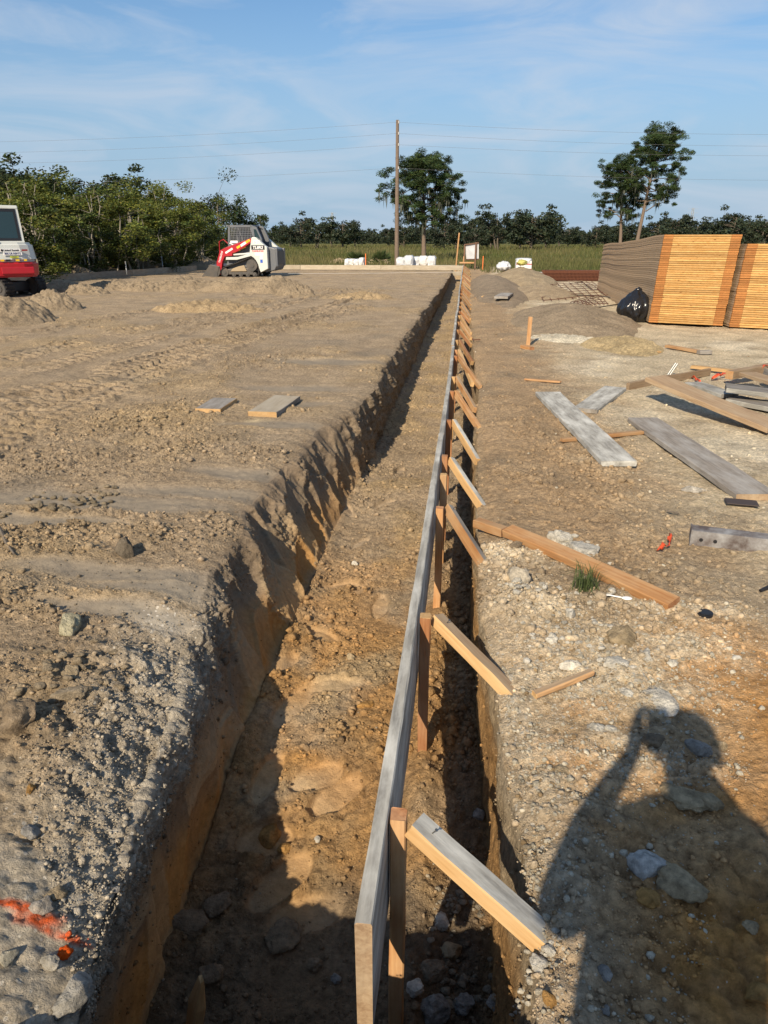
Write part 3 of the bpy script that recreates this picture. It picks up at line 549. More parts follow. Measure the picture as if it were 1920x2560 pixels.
BR = [((1025, 2060), (1325, 2320)), ((1065, 1545), (1262, 1720)), ((1093, 1270), (1212, 1415)), ((1108, 1152), (1200, 1262)), ((1117, 1055), (1188, 1146)), ((1124, 983), (1195, 1068)), ((1127, 946), (1184, 1020)), ((1131, 893), (1198, 965)), ((1134, 878), (1180, 958)),
      ((1138, 853), (1179, 905)), ((1141, 827), (1175, 861)), ((1141, 807), (1176, 845)), ((1144, 791), (1176, 833)), ((1145, 780), (1172, 803)), ((1146, 767), (1175, 797)), ((1147, 757), (1173, 790)), ((1148, 743), (1176, 772)), ((1150, 734), (1178, 763))]
pairs = []
for t, b in BR:
    T = gz(*t, .11); Bt = gz(*b, -.035); pairs.append((T, Bt))
r = np.random.default_rng(5); yq = pairs[-1][0].y + 1.2
while yq < 43.5:
    zt = .11 - .03; pairs.append((Vector((BX(yq) + .07, yq, zt)), Vector((.13 + r.uniform(-.03, .05), yq - r.uniform(.7, 2.0), -.10)))); yq += r.uniform(.75, 1.3)
BM = [[M_grey, M_wood_pale, M_wood_pale], [M_brown, M_wood_pale, M_wood_pale], [M_greyd, M_wood_new, M_wood_pale], [M_grey, M_wood_pale, M_wood_pale], [M_grey, M_wood_pale, M_wood_pale], [M_wood_new, M_wood_new, M_wood_pale], [M_brown, M_wood_new, M_wood_new], [M_wood_new, M_wood_new, M_wood_new], [M_wood_pale, M_wood_pale, M_wood_pale]]
BW = ['thick brace with weathered grey top face, nearest to the camera', 'second brace from the camera, brown top with splintered fibres and pale side', 'third brace from the camera, orange side and nail at its top', 'fourth brace from the camera, pale side with grey top edge', 'fifth brace from the camera, short and pale, propping the form board', 'sixth brace from the camera, long orange side', 'seventh brace from the camera, close behind the long orange one', 'eighth brace from the camera, crossing over a pale one', 'pale brace crossing beneath the eighth brace from the camera']
for i, (T, Bt) in enumerate(pairs):
    T = Vector((max(T.x, BX(T.y) + .085), T.y, T.z)); d = (Bt - T).normalized(); Q = Bt + d * .05
    mats = BM[i] if i < len(BM) else [random.choice([M_wood_new, M_brown, M_wood_red, M_wood_pale]), random.choice([M_wood_new, M_wood_pale, M_wood_red]), M_wood_pale]
    lab = BW[i] if i < len(BW) else (f'orange wooden brace, {ORD[i]} from the camera along the form boards' if i < 16 else 'thin orange brace in the crowded far run of the form boards')
    w_, t_ = (.066, .044) if i else (.072, .046)
    if i >= 2: w_, t_ = .040, .056
    o = plank('wooden_brace', T, Q, w_, t_, mats, seed=200 + i, roll=math.radians([-8, -14, -22, -14, -12][i] if i < 5 else -12), label=lab, cat='brace', group='braces leaning from the form boards to the bank', bow=.002, chip=.005 if i < 3 else .003)
    if i in (0, 1, 2):
        b = B(); M = o.matrix_world; p = M @ Vector((.05, -.005, t_ / 2)); b.tube([p, p + Vector((.010, -.004, .016))], .0018, 6); b.cyl(p + Vector((.010, -.004, .016)), (.5, -.2, .8), .0045, .002, 8)
        n = b.make('nail', plain('nail_steel', (.25, .24, .22), .4, .9), o); n.matrix_parent_inverse = o.matrix_world.inverted()
SY = [1.47, 2.53, 3.80, 4.42, 4.80, 5.92, 7.1, 7.92] + [p[0].y - .02 for p in pairs[7:]]
SW = {0: 'pale stake in front of the nearest brace, base in deep shade', 1: 'tall orange stake beside the second brace from the camera', 2: 'orange stake beside the third brace from the camera', 3: 'pale square stake standing just before the fourth brace', 4: 'short reddish stake close behind another stake at the fourth brace'}
for i, yq in enumerate(SY):
    s_ = .042 if i < 9 else .04; xx = BX(yq) + .0195 + s_ / 2 + (.002 if i < 6 else 0.004)
    zt = [.148, .150, .140, .135, .150, .13, .14, .135][i] if i < 8 else .13; zt += float(zbase(0, yq)) * .12
    zb = -.92 if yq < 2.2 else -.75
    m = [[M_wood_pale] * 3, [M_wood_new, M_wood_red, M_wood_pale], [M_wood_red, M_wood_new, M_wood_red], [M_wood_new, M_wood_new, M_wood_pale], [M_wood_red, M_wood_red, M_wood_red]][i] if i < 5 else [random.choice([M_wood_new, M_wood_red, M_wood_pale])] * 3
    if i == 0: m = [M_wood_new, M_wood_new, M_wood_red]
    V, Fc, mi = plank_mesh(zt - zb, s_ + .004, s_, 300 + i, bow=.002, chip=.003, taper=lambda u: .25 + .75 * min(1, u / .22))
    o = mk('wooden_stake', V, Fc, m, midx=mi)
    o.matrix_world = Matrix.Translation((xx, yq, zb)) @ Matrix.Rotation(-math.pi / 2, 4, 'Y') @ Matrix.Rotation(math.pi, 4, 'X')
    tag(o, SW.get(i, f'orange wooden stake, {ORD[i]} from the camera behind the form board' if i < 15 else 'small wooden stake in the crowded far run of the form boards'), 'stake', 'stakes holding the form boards')

# ---- loose boards lying about
def gp(q, z): p = gz(q[0], q[1], z); return p
def lay(name, ends, w, t, mats, label, z=(.03, .03), cat='plank', seed=0, group=None, roll=0, **k):
    P_ = gz(*ends[0], z[0]); Q_ = gz(*ends[1], z[1])
    return plank(name, P_, Q_, w, t, mats, seed=seed, roll=roll, label=label, cat=cat, group=group, **k)
G1 = 'loose boards lying on the right bank'
def lay4(name, c0, c1, z, t, mats, label, seed, w=None, group=G1, cat='plank', **k):       # two corner pairs of the top face
    a0 = gz(*c0[0], z[0]); a1 = gz(*c0[1], z[0]); b0 = gz(*c1[0], z[1]); b1 = gz(*c1[1], z[1])
    P_ = (a0 + a1) / 2; Q_ = (b0 + b1) / 2; d = (Q_ - P_).normalized(); n = Vector((d.y, -d.x, 0)); ww = w or .5 * (abs((a1 - a0).dot(n)) + abs((b1 - b0).dot(n)))
    return plank(name, P_ - Vector((0, 0, t / 2)), Q_ - Vector((0, 0, t / 2)), ww, t, mats, seed=seed, label=label, cat=cat, group=group, **k)
lay4('plank', ((1338, 977), (1404, 981)), ((1502, 1152), (1593, 1154)), (.075, .055), .04, [M_grey, M_grey, M_grey], 'light grey plank lying across a thin stick near the trench', 21)
lay4('plank', ((1508, 967), (1568, 967)), ((1441, 1012), (1486, 1031)), (.05, .05), .04, [M_grey, M_grey, M_greyd], 'short light grey plank touching the far end of a longer one', 22)
lay4('plank', ((1572, 1045), (1644, 1041)), ((1845, 1238), (1940, 1233)), (.055, .05), .042, [M_greyd, M_greyd, M_brown], 'dark grey brown plank lying alone on the white yard', 23)
o = lay4('plank', ((1605, 943), (1670, 938)), ((1935, 1090), (1955, 1046)), (.27, .06), .045, [M_brown, M_brown, M_brown], 'long brown plank with its far end propped up over its shadow', 24, w=.27)
lay('plank', ((1570, 967), (1772, 929)), .038, .085, [M_brown, M_brown, M_brown], 'brown two by four passing under the propped brown plank', (.045, .05), seed=25, group=G1)
lay('plank', ((1729, 917), (1850, 930)), .085, .038, [M_wood_pale] * 3, 'pale yellow stick lying flat behind the pile of boards', (.03, .03), seed=26, group=G1)
lay('plank', ((1822, 938), (1990, 905)), .09, .09, [M_brown, M_brown, M_wood_new], 'thick brown beam slanting away at the back of the pile', (.12, .12), seed=27, group=G1)
lay4('plank', ((1840, 931), (1900, 929)), ((1990, 980), (2050, 975)), (.17, .15), .04, [M_brown, M_brown, M_wood_new], 'brown board end in the pile above the orange ribbon', 28, w=.2)
lay4('plank', ((1912, 922), (1950, 918)), ((1990, 960), (2060, 950)), (.22, .22), .09, [M_brown, M_greyd, M_brown], 'dark block end at the top right of the board pile', 29, w=.18)
lay4('plank', ((1790, 977), (1838, 952)), ((2040, 1020), (2080, 965)), (.17, .13), .045, [M_greyd, M_grey, M_greyd], 'dark grey board raised on the pile with saw marks', 30, w=.29)
lay4('plank', ((1720, 962), (1745, 948)), ((1800, 995), (1850, 975)), (.06, .06), .04, [M_grey, M_grey, M_greyd], 'short grey board under the propped plank beside orange ribbon', 31, w=.2)
lay4('plank', ((1805, 995), (1860, 990)), ((1985, 1040), (2060, 1018)), (.06, .05), .045, [M_greyd, M_grey, M_greyd], 'flat grey board beneath the dark raised board', 32, w=.28)
lay('plank', ((1404, 1100), (1605, 1081)), .045, .03, [M_wood_new] * 3, 'thin brown stick running under the light grey plank', (.02, .02), seed=33, group=G1)
lay('plank', ((1270, 1326), (1685, 1510)), .085, .045, [M_wood_new, M_wood_new, M_wood_red], 'long new orange two by four lying past the grass tuft', (.05, .035), seed=34, group=G1, roll=math.radians(12))
lay('plank', ((1192, 1307), (1262, 1330)), .06, .05, [M_wood_new, M_wood_new, M_wood_red], 'short orange block at the lip ahead of the long two by four', (.02, .03), seed=35, group=G1)
lay('plank', ((1312, 948), (1402, 955)), .05, .02, [M_wood_new] * 3, 'thin orange lath half buried beyond the light grey plank', (.01, .015), seed=36, group=G1, nseg=5)
lay('plank', ((1668, 865), (1745, 879)), .085, .04, [M_wood_new] * 3, 'orange two by four offcut lying before the stacks', (.03, .03), seed=37, group=G1)
lay('plank', ((1746, 881), (1776, 880)), .09, .05, [M_greyd] * 3, 'small grey offcut at the end of the orange offcut', (.03, .03), seed=38, group=G1)
lay('plank', ((1336, 1737), (1479, 1681)), .028, .022, [M_brown, M_wood_new, M_wood_pale], 'thin tapering wooden stick among the white limestone gravel', (.015, .03), seed=39, group=G1)
lay('plank', ((1600, 870), (1650, 880)), .05, .02, [M_wood_pale] * 3, 'thin pale lath lying on sand beyond the small mound', (.01, .01), seed=40, group=G1)
lay('plank', ((1205, 742), (1226, 730)), .05, .03, [M_wood_pale] * 3, 'small pale stick on the dirt right of the far braces', (.03, .04), seed=41, group=G1)
lay4('plank', ((1236, 741), (1268, 741)), ((1252, 732), (1284, 732)), (.16, .16), .06, [M_greyd, M_greyd, M_greyd], 'dark grey board raised on dirt beside the far braces', 42, w=.35)
lay('plank', ((1268, 746), (1292, 748)), .09, .03, [M_wood_new] * 3, 'orange offcut beside the dark raised board near far braces', (.03, .03), seed=43, group=G1)
# cut boards on the pad
GP = 'cut board pieces on the pad'
lay4('cut_board', ((489, 1018), (550, 1026)), ((540, 992), (586, 997)), (.045, .045), .045, [M_greyd, M_wood_pale, M_wood_pale], 'brownish cut board piece, left of two on the pad', 51, group=GP, cat='board')
lay4('cut_board', ((625, 1026), (685, 1033)), ((685, 987), (752, 992)), (.05, .05), .05, [M_formp, M_greyd, M_wood_pale], 'pale grey cut board piece, right of two on the pad', 52, group=GP, cat='board')
# upright offcut stakes on the right
P_ = ground(1320, 862); o = plank('wooden_stake', P_ - Vector((0, 0, .2)), P_ + Vector((.01, .03, .42)), .06, .035, [M_wood_new] * 3, seed=53, roll=.4, label='orange stake standing upright on the slope of the big sand mound', cat='stake')
lay('plank', ((1306, 866), (1330, 872)), .09, .05, [M_wood_new, M_wood_new, M_wood_red], 'orange block at the foot of the upright stake on the mound', (.04, .03), seed=54, group=G1)
c = gz(455, 2570, -.62)
o = plank('wooden_stake', (c.x, c.y, -.80), (c.x + .07, c.y + .015, -.43), .055, .03, [M_wood_pale, M_wood_pale, M_wood_pale], seed=55, roll=.5, taper=lambda u: 1 if u < .85 else 1 - (u - .85) * 4, chip=.012, label='splintered pale stake stub in the dark near end of the trench', cat='stake')

# ================================================================== MOUNDS OF SAND
def gy(px, py, yy): d = ray(px, py); t = yy / d[1]; return Vector((d[0] * t, yy, CH + d[2] * t))
def mound(cx, cy, rx, ry, h, seed, label, colr=(.36, .275, .18), rot=0.0, lump=1.0, n=80, sharp=1.0, group='piles of dug sand', name='dirt_pile'):
    r = np.random.default_rng(seed); u = np.linspace(-1.15, 1.15, n); U, V = np.meshgrid(u, u)
    rr = np.sqrt(U * U + V * V) + .10 * fbm(U * 1.5 + seed, V * 1.5, 0, 1.3, 3, seed)
    hh = np.clip(1 - rr, -.2, 1); prof = np.where(hh > 0, hh ** sharp * (1.15 - .3 * hh), hh * .6)
    sc = max(rx, ry); fx = U * rx; fy = V * ry; on = np.clip(hh * 6, 0, 1)
    f1, f2, _ = worley(fx, fy, 5.5, seed); d1 = np.clip(1 - f1 ** 2 * 1.6, 0, 1); f1b, _, _ = worley(fx, fy, 14, seed + 1); d2 = np.clip(1 - f1b ** 2 * 1.6, 0, 1)
    zz = prof * h + on * lump * (.09 * h * fbm(fx, fy, 0, 1.6 / sc ** .3, 4, seed + 3) + .05 * (d1 - .35) + .028 * (d2 - .35) + .012 * fbm(fx, fy, 0, 9, 3, seed + 9))
    zz -= .03 * np.clip(-hh * 10, 0, 1) + .02
    ca, sa = math.cos(rot), math.sin(rot); X2 = cx + fx * ca - fy * sa; Y2 = cy + fx * sa + fy * ca; Z2 = zz + zbase(X2, Y2)
    c = np.array(colr)[None, None, :] * (1 + .16 * fbm(fx, fy, 0, 2.5, 3, seed + 11)[..., None] + .14 * (d1[..., None] - .5))
    i = np.arange(n * n).reshape(n, n); Fq = np.stack([i[:-1, :-1], i[:-1, 1:], i[1:, 1:], i[1:, :-1]], -1).reshape(-1, 4)
    o = mk(name, np.stack([X2, Y2, Z2], -1).reshape(-1, 3), Fq, M_soil, col=np.concatenate([c, np.full(c.shape[:2] + (1,), .06)], -1).reshape(-1, 4), smooth=True)
    return tag(o, label, 'dirt pile', group)
def mpx(px, pyb, pyt, hw, seed, label, asp=.9, **k):
    b = ground(px, pyb); sc = b.y / F_ * 1.03; rx = hw * sc; c = b + Vector((b.x, b.y, 0)).normalized() * rx * asp * .8
    top = CH + ray(px, pyt)[2] / ray(px, pyt)[1] * c.y; h = max(.12, top - float(zbase(0, c.y)))
    return mound(c.x, c.y, rx * 1.12, rx * asp, h * 1.05, seed, label, **k)
GR = (.265, .21, .145); ROW = 'row of sand piles behind the left form boards'
for k, (px, b, t, w, lab) in enumerate([(139, 701, 661, 52, 'lumpy grey sand pile just right of the excavator'), (195, 698, 657, 56, 'second lumpy sand pile right of the excavator in the row'), (240, 692, 662, 40, 'small sand pile in the row left of the two pale stakes'), (275, 690, 662, 34, 'small sand pile right behind the two pale stakes'), (307, 684, 652, 36, 'rounded sand pile left of the tallest pile in the row'),
                                       (362, 682, 638, 54, 'tallest pointed sand pile in the row behind the form boards'), (412, 674, 655, 30, 'low sand pile right of the tallest in the row'), (443, 673, 647, 34, 'sand pile behind the pair of far orange stakes'), (505, 669, 636, 50, 'sand pile between the far stakes and the loader'), (548, 664, 645, 28, 'low sand pile just behind the loader bucket')]):
    mpx(px, b, t, w, 500 + k, lab, colr=GR, group=ROW)
GM = 'sand heaps spread on the pad'
for k, (px, b, t, w, lab, asp) in enumerate([(12, 812, 734, 125, 'large grey sand heap at the left edge before the excavator', .9), (130, 775, 722, 72, 'grey clumpy heap right below the excavator tracks', .8), (160, 728, 699, 62, 'heap right of the excavator tracks beneath the form boards', .8), (205, 736, 711, 66, 'low heap with a dark shaded face right of the excavator', .7),
                                             (285, 726, 698, 66, 'low heap midway between excavator and loader', .8), (360, 728, 700, 56, 'low heap left of the loader bucket', .8), (470, 728, 689, 96, 'broad heap in front of the loader bucket', .7), (585, 730, 692, 90, 'heap in front of the loader tracks', .6), (690, 734, 687, 84, 'heap below the rear of the loader', .7), (738, 740, 708, 46, 'small dark lumpy heap right of the loader', .8),
                                             (520, 782, 752, 140, 'long low yellowish ridge of sand before the loader heaps', .35), (905, 750, 731, 70, 'low mound on the pad between loader and trench', .7)]):
    mpx(px, b, t, w, 520 + k, lab, asp=asp, colr=(.275, .215, .145) if k < 10 else (.35, .26, .155), group=GM, lump=1.8, sharp=.85)
mound(1.05, 28.5, .95, 10.5, .42, 540, 'long smooth dark heap along the right of the far braces', (.29, .225, .155), lump=.25, n=110, sharp=.8)
mound(2.3, 32.5, 1.5, 4.6, .72, 541, 'tall tan heap beside the red and white pallet', (.36, .28, .18), lump=.5, sharp=.9)
mound(2.35, 24.0, 1.1, 3.4, .36, 542, 'low tan heap before the tall heap on the right', (.37, .285, .185), lump=.5)
mound(2.15, 15.2, 1.25, 3.0, .40, 543, 'broad grey sand mound left of the black bag', (.315, .245, .165), lump=.55, n=120, sharp=.9)
mound(2.42, 11.6, .62, .95, .17, 544, 'small yellowish sand mound on the white yard', (.43, .33, .185), lump=.8, n=90)
mound(1.62, 12.4, .60, .55, .07, 545, 'low pale spill of white lime sand by an orange block', (.58, .52, .40), lump=.7)
for px, b, t, w, s_, l in [(849, 657, 643, 22, 550, 'little brown pile left of the bagged pallet behind the far form'), (948, 659, 640, 30, 551, 'pointed brown pile left of the utility pole behind the far form')]: mpx(px, b - .5, t, w, s_, l, n=40, colr=(.34, .26, .17))

# ================================================================== FAR FIELD, ROAD, FORMS
def sheet(name, x0, x1, y0, y1, z, mat, lab=None):
    o = mk(name, [(x0, y0, z), (x1, y0, z), (x1, y1, z), (x0, y1, z)], [(0, 1, 2, 3)], mat); return tag(o, lab, name.replace('_', ' '), kind='structure')
def field_mat():
    m, ns, ln, p = new_mat('field_grass'); p.inputs['Roughness'].default_value = .95; p.inputs['Specular IOR Level'].default_value = .1
    g = node(ns, 'ShaderNodeNewGeometry'); mp = node(ns, 'ShaderNodeMapping'); mp.inputs['Scale'].default_value = (.06, .03, 1); ln(g.outputs['Position'], mp.inputs[0])
    a = node(ns, 'ShaderNodeTexNoise'); a.inputs['Scale'].default_value = 1.0; a.inputs['Detail'].default_value = 9; a.inputs['Roughness'].default_value = .65; ln(mp.outputs[0], a.inputs['Vector'])
    cr = node(ns, 'ShaderNodeValToRGB'); cr.color_ramp.elements[0].position = .35; cr.color_ramp.elements[0].color = (.085, .105, .03, 1); cr.color_ramp.elements[1].position = .68; cr.color_ramp.elements[1].color = (.20, .19, .075, 1); ln(a.outputs['Fac'], cr.inputs['Fac']); ln(cr.outputs[0], p.inputs['Base Color']); return m
M_field = field_mat()
sheet('field', -900, 900, 46, 1500, -.235, M_field, 'wide grassy pasture beyond the building site')
# surrounding bare ground on both sides and behind, below the modelled ground
M_lot = plain('bare_lot', (.36, .28, .18), .95, dirt=.6, dirtc=(.30, .23, .15), scale=.4, spec=.1)
sheet('terrain', -900, 900, -300, 46, -1.05, M_lot, 'bare lot around the site')
M_conc = plain('concrete', (.50, .48, .43), .85, dirt=.5, dirtc=(.38, .35, .30), scale=2.5, bump=.2, spec=.2)
b = B(); b.box((3.0, 37.4, -.30), (60, 40.6, -.10), bev=.01); o = b.make('road', M_conc); tag(o, 'pale concrete road strip crossing behind the rebar', 'road', kind='structure')
FG = 'form boards closing the far end of the pad'
fp = [-29, -24.2, -19.4, -14.6, -9.8, -5.0, -.19]
for i in range(6):
    plank('form_board', (fp[i] + .01, 44.3 - .02 * i, -.045), (fp[i + 1] - .01, 44.3 - .02 * i - .02, -.045), .26, .08, [M_formp, M_formp, M_formp], seed=80 + i, roll=math.pi / 2, label=f'pale form board closing the far end of the pad, {["sixth", "fifth", "fourth", "third", "second", "first"][i]} left from the trench', cat='form board', group=FG)
plank('plank', (-.98, 43.6, -.33), (-.20, 43.6, -.33), .22, .05, [M_formp] * 3, seed=90, roll=math.pi / 2, label='short brown plank bridging the far end of the trench', cat='plank')
lA, lB = ground(100, 707), ground(492, 676)
FL_ = 'shaded form boards along the left side of the pad'
M_formd = wood('form_dull', (.34, .28, .21), (.24, .19, .14), (.40, .35, .27), .6, .85, 10)
lA2 = lA + (lA - lB) * .5
for i in range(6):
    p0 = lA2.lerp(lB, i / 6); p1 = lA2.lerp(lB, (i + 1) / 6); d = (p1 - p0).normalized() * .012
    plank('form_board', p0 + d + Vector((0, 0, .10)), p1 - d + Vector((0, 0, .10)), .34, .045, [M_formd] * 3, seed=95 + i, roll=math.pi / 2, label=f'grey brown form board along the left pad edge, {["nearest", "second", "third", "fourth", "fifth", "sixth"][i]} from the excavator side', cat='form board', group=FL_)
def stake_px(px, pt, pb, w, mat, label, name='wooden_stake', cat='stake', lean=0.0, tube=False, extra=.15):
    p = ground(px, pb); t = gy(px, pt, p.y)
    if tube:
        b = B(); b.tube([(0, 0, -.3), (lean, 0, t.z - p.z)], w / 2, 8); o = b.make(name, mat, smooth=True); o.location = p; return tag(o, label, cat)
    return plank(name, p - Vector((0, 0, extra)), Vector((p.x + lean, p.y, t.z)), w, w * .6, [mat] * 3, seed=int(px), label=label, cat=cat, roll=.3)
M_pipe = plain('grey_steel', (.30, .31, .31), .5, .7, dirt=.4)
stake_px(272, 652, 679, .09, M_wood_pale, 'taller pale stake of two before the small sand piles'); stake_px(288, 654, 677, .09, M_wood_pale, 'shorter pale stake of two before the small sand piles')
stake_px(318, 653, 692, .06, M_pipe, 'grey metal rod standing inside the left form board', 'metal_rod', 'rod', tube=True); stake_px(408, 640, 683, .06, M_pipe, 'tall grey metal rod left of the loader', 'metal_rod', 'rod', tube=True)
stake_px(452, 646, 668, .10, M_wood_new, 'orange stake, left of the far pair beyond the form boards'); stake_px(460, 648, 668, .10, M_wood_new, 'orange stake, right of the far pair beyond the form boards')
p0 = ground(463, 672); plank('plank', p0 + Vector((0, 0, .12)), p0 + Vector((1.6, -.4, .02)), .09, .04, [M_wood_pale] * 3, seed=3, label='pale stick leaning down beside the far stake pair', cat='plank')
M_orange = plain('orange_paint', (.75, .17, .03), .6, dirt=.3, dirtc=(.5, .3, .15))
def post_at(px, pt, yy, w, mat, label, zb=-.35, lean=0.0, name='wooden_stake', cat='stake'):
    t = gy(px, pt, yy); return plank(name, (t.x - lean, yy, zb), (t.x, yy, t.z), w, w * .6, [mat] * 3, seed=int(px) + 7, label=label, cat=cat)
post_at(1148, 582, 44.9, .13, M_wood_new, 'tall orange wooden post at the end of the form boards', lean=.35 * .4)
post_at(1159, 641, 45.2, .09, M_wood_new, 'short orange stake between the tall post and white board'); post_at(1208, 640, 45.5, .08, M_orange, 'orange tipped stake right of the white board'); post_at(914, 634, 45.6, .09, M_orange, 'bright orange stake right of the bagged pallet')
a_ = gy(1153, 657, 45.05); plank('plank', a_ - Vector((.1, 0, 0)), a_ + Vector((.75, 0, .0)), .09, .05, [M_wood_new] * 3, seed=4, roll=1.2, label='orange crosspiece nailed low between the far stakes', cat='plank')
# white board on two posts
M_white = plain('white_board', (.78, .80, .82), .5, dirt=.15, dirtc=(.5, .48, .44)); M_frame = wood('dark_frame', (.20, .12, .075), (.13, .075, .05))
e = empty('site_board', (0, 0, 0), 0, 'blank white board on two brown posts beyond the far end of the trench', 'sign board')
q = [gy(1162, 613, 47.8), gy(1196, 608, 46.2), gy(1196, 649, 46.2), gy(1166, 650, 47.8)]
zt0, zt1 = q[0].z, q[1].z; zl = q[2].z
def slab(pts, th, name, mat, par):
    pts = [Vector(p) for p in pts]; n = (pts[1] - pts[0]).cross(pts[3] - pts[0]).normalized() * th; V = [p for p in pts] + [p + n for p in pts]
    return mk(name, V, [(0, 1, 2, 3), (7, 6, 5, 4), (0, 4, 5, 1), (1, 5, 6, 2), (2, 6, 7, 3), (3, 7, 4, 0)], mat, par)
slab([q[3], q[2], q[1], q[0]], -.02, 'panel', M_white, e)
for nm, pp, tz_ in [('post', Vector((q[0].x, 47.75, 0)), zt0 + .05), ('post', Vector((gy(1190, 608, 46.35).x, 46.3, 0)), zt1 + .06)]:
    o = plank(nm, (pp.x, pp.y, -.4), (pp.x, pp.y, tz_), .13, .10, [M_frame] * 3, seed=6, cat=None); o.parent = e
for nm, A_, B_ in [('frame_rail', q[0], q[1]), ('frame_rail', q[3], q[2])]:
    o = plank(nm, A_ + Vector((-.03, -.03, .02)), B_ + Vector((0, -.03, .02)), .08, .05, [M_frame] * 3, seed=8, roll=math.pi / 2, cat=None); o.parent = e
# string lines over the pad
M_string = plain('white_string', (.75, .73, .68), .8)
for k, (pa, pb_) in enumerate([((720, 684), (1153, 680)), ((650, 664.5), (1153, 663))]):
    a_, b_ = gz(pa[0], pa[1], -.02 if k == 0 else .02), gz(pb_[0], pb_[1], .0 if k == 0 else .06); b = B(); b.tube([a_, a_.lerp(b_, .5) - Vector((0, 0, .015)), b_], .005, 5); o = b.make('string_line', M_string); tag(o, ['white mason string stretched across the pad toward the trench', 'thin far mason string close before the far form boards'][k], 'string')

# ================================================================== LUMBER STACKS
def panel_stack(FLp, FRp, D, Ln, n, pitch, drop, seed, lab, grp):
    FLp = Vector(FLp); FRp = Vector(FRp); D = Vector(D).normalized(); wv = FRp - FLp; r = np.random.default_rng(seed)
    ns = 26; t = pitch * .86
    def sag(u): return -drop * u + .014 * math.sin(u * 7.5 + seed) + .006 * math.sin(u * 17)
    def bar(a, b_, u0, u1, z0, z1, jag=0):   # a..b across the front (0..1), u along the length
        V = []; Fc = []; N_ = max(2, int(ns * (u1 - u0)) + 1)
        for i in range(N_):
            u = u0 + (u1 - u0) * i / (N_ - 1); s_ = sag(u)
            for (f, zz) in ((a, z0), (b_, z0), (b_, z1), (a, z1)):
                V.append(FLp * 0 + wv * f + D * (u * Ln) + Vector((0, 0, zz + s_)))
        for i in range(N_ - 1):
            for j in range(4): Fc.append((i * 4 + j, i * 4 + (j + 1) % 4, i * 4 + 4 + (j + 1) % 4, i * 4 + 4 + j))
        Fc.append((3, 2, 1, 0)); Fc.append(tuple(range(N_ * 4 - 4, N_ * 4))); return V, Fc
    e0 = .165 / wv.length; eps = .003 / Ln
    V, F1 = bar(.0, 1, .038 / Ln, 1, 0, t); b0 = B().add(V, F1); root = b0.make('lumber_panel', M_side)
    V, F1 = bar(e0 + .002, 1 - e0 - .002, 0, .037 / Ln, .001, t - .001); B().add(V, F1).make('front_rail', M_rail, root)
    for q in ((0.0, e0), (1 - e0, 1.0)):
        V, F1 = bar(q[0], q[1], -eps, .037 / Ln, .0, t); B().add(V, F1).make('corner_block', M_block, root)
    z0 = FLp.z + .03
    for k in range(n):
        o = root if k == 0 else dup(root)
        jx = r.normal(0, .003); jy = r.normal(0, .006)
        o.location = FLp + Vector((jx, jy, 0)) + Vector((0, 0, .03 + pitch * k)) + Vector((.002 * k, 0, 0)); o.rotation_euler = (0, 0, r.normal(0, .0008))
        l = lab[0] if k == 0 else (lab[2] if k == n - 1 else lab[1]); tag(o, l, 'lumber panel', grp)
    # sleepers under the stack
    for i, u in enumerate((.06, .36, .66, .95)):
        p = FLp + D * (u * Ln); p = p + Vector((0, 0, float(zbase(0, p.y)))); plank('sleeper', p - wv * .0 + Vector((0, 0, .0)), p + wv + Vector((0, 0, .0)), .09, .06, [M_brown] * 3, seed=i, label='wooden sleeper under the %s lumber stack' % ('yellow black bag' if seed == 1 else 'right edge'), cat='sleeper', group=grp.replace('panels of', 'sleepers under'))
panel_stack((3.52, 14.73, 0), (4.74, 14.26, 0), (.075, .997, 0), 11.2, 41, .0385, .24, 1, ['bottom yellow wooden panel of the nearer left stack by the black bag', 'yellow wooden panel with orange corner blocks in the stack by the black bag', 'topmost yellow panel of the stack beside the black bag'], 'panels of the left lumber stack')
panel_stack((4.80, 14.08, 0), (6.02, 13.60, 0), (.075, .997, 0), 11.2, 37, .0385, .20, 2, ['bottom yellow wooden panel of the stack cut by the right edge', 'yellow wooden panel with orange corner blocks in the stack at the right edge', 'topmost yellow panel of the stack cut by the right edge'], 'panels of the right lumber stack')

# ---- black trash bag
def plastic(name, c, rough=.25):
    m = plain(name, c, rough, dirt=.25, dirtc=tuple(min(1, v * 1.5 + .02) for v in c), scale=5, bump=.5); return m
M_bag = plastic('black_plastic', (.012, .012, .014), .22)
def lumpbag(V, seed, fold=.10):
    return V * (1 + fold * fbm(V[:, 0] * 2.2 + seed, V[:, 1] * 2.2, V[:, 2] * .8, 1.4, 4, seed) - .10 * np.abs(pn(V[:, 0] * 4 + seed, V[:, 1] * 4, V[:, 2] * 1.3, seed + 3)) )[:, None]
V, Fc = ico(5); Vb = lumpbag(V, 4, .16); zz = Vb[:, 2]; w_ = np.where(zz > 0, 1 - .55 * np.clip(zz, 0, 1) ** 1.6, 1 - .10 * zz * 0)
Vb = np.stack([Vb[:, 0] * .34 * w_, Vb[:, 1] * .34 * w_, np.maximum(zz, -.72) * .36 + .26 + .05 * np.clip(zz - .8, 0, 1)], -1)
p = gz(1581, 806, 0); e = empty('trash_bag', (3.36, 15.25, 0.0), .3, 'full black trash bag slumped against the lumber stack', 'trash bag')
mk('bag', Vb, Fc, M_bag, e, smooth=True)
b = B(); b.tube([(.18, -.25, .03), (.26, -.36, .02), (.20, -.44, .02), (.30, -.50, .02), (.22, -.58, .015)], .014, 6); b.make('tie_strap', M_bag, e)
Vk, Fk = rock_shape(2, 5, .3, 0); mk('knot', Vk * np.array([.07, .06, .05]) + np.array([.03, .02, .60]), Fk, M_bag, e)

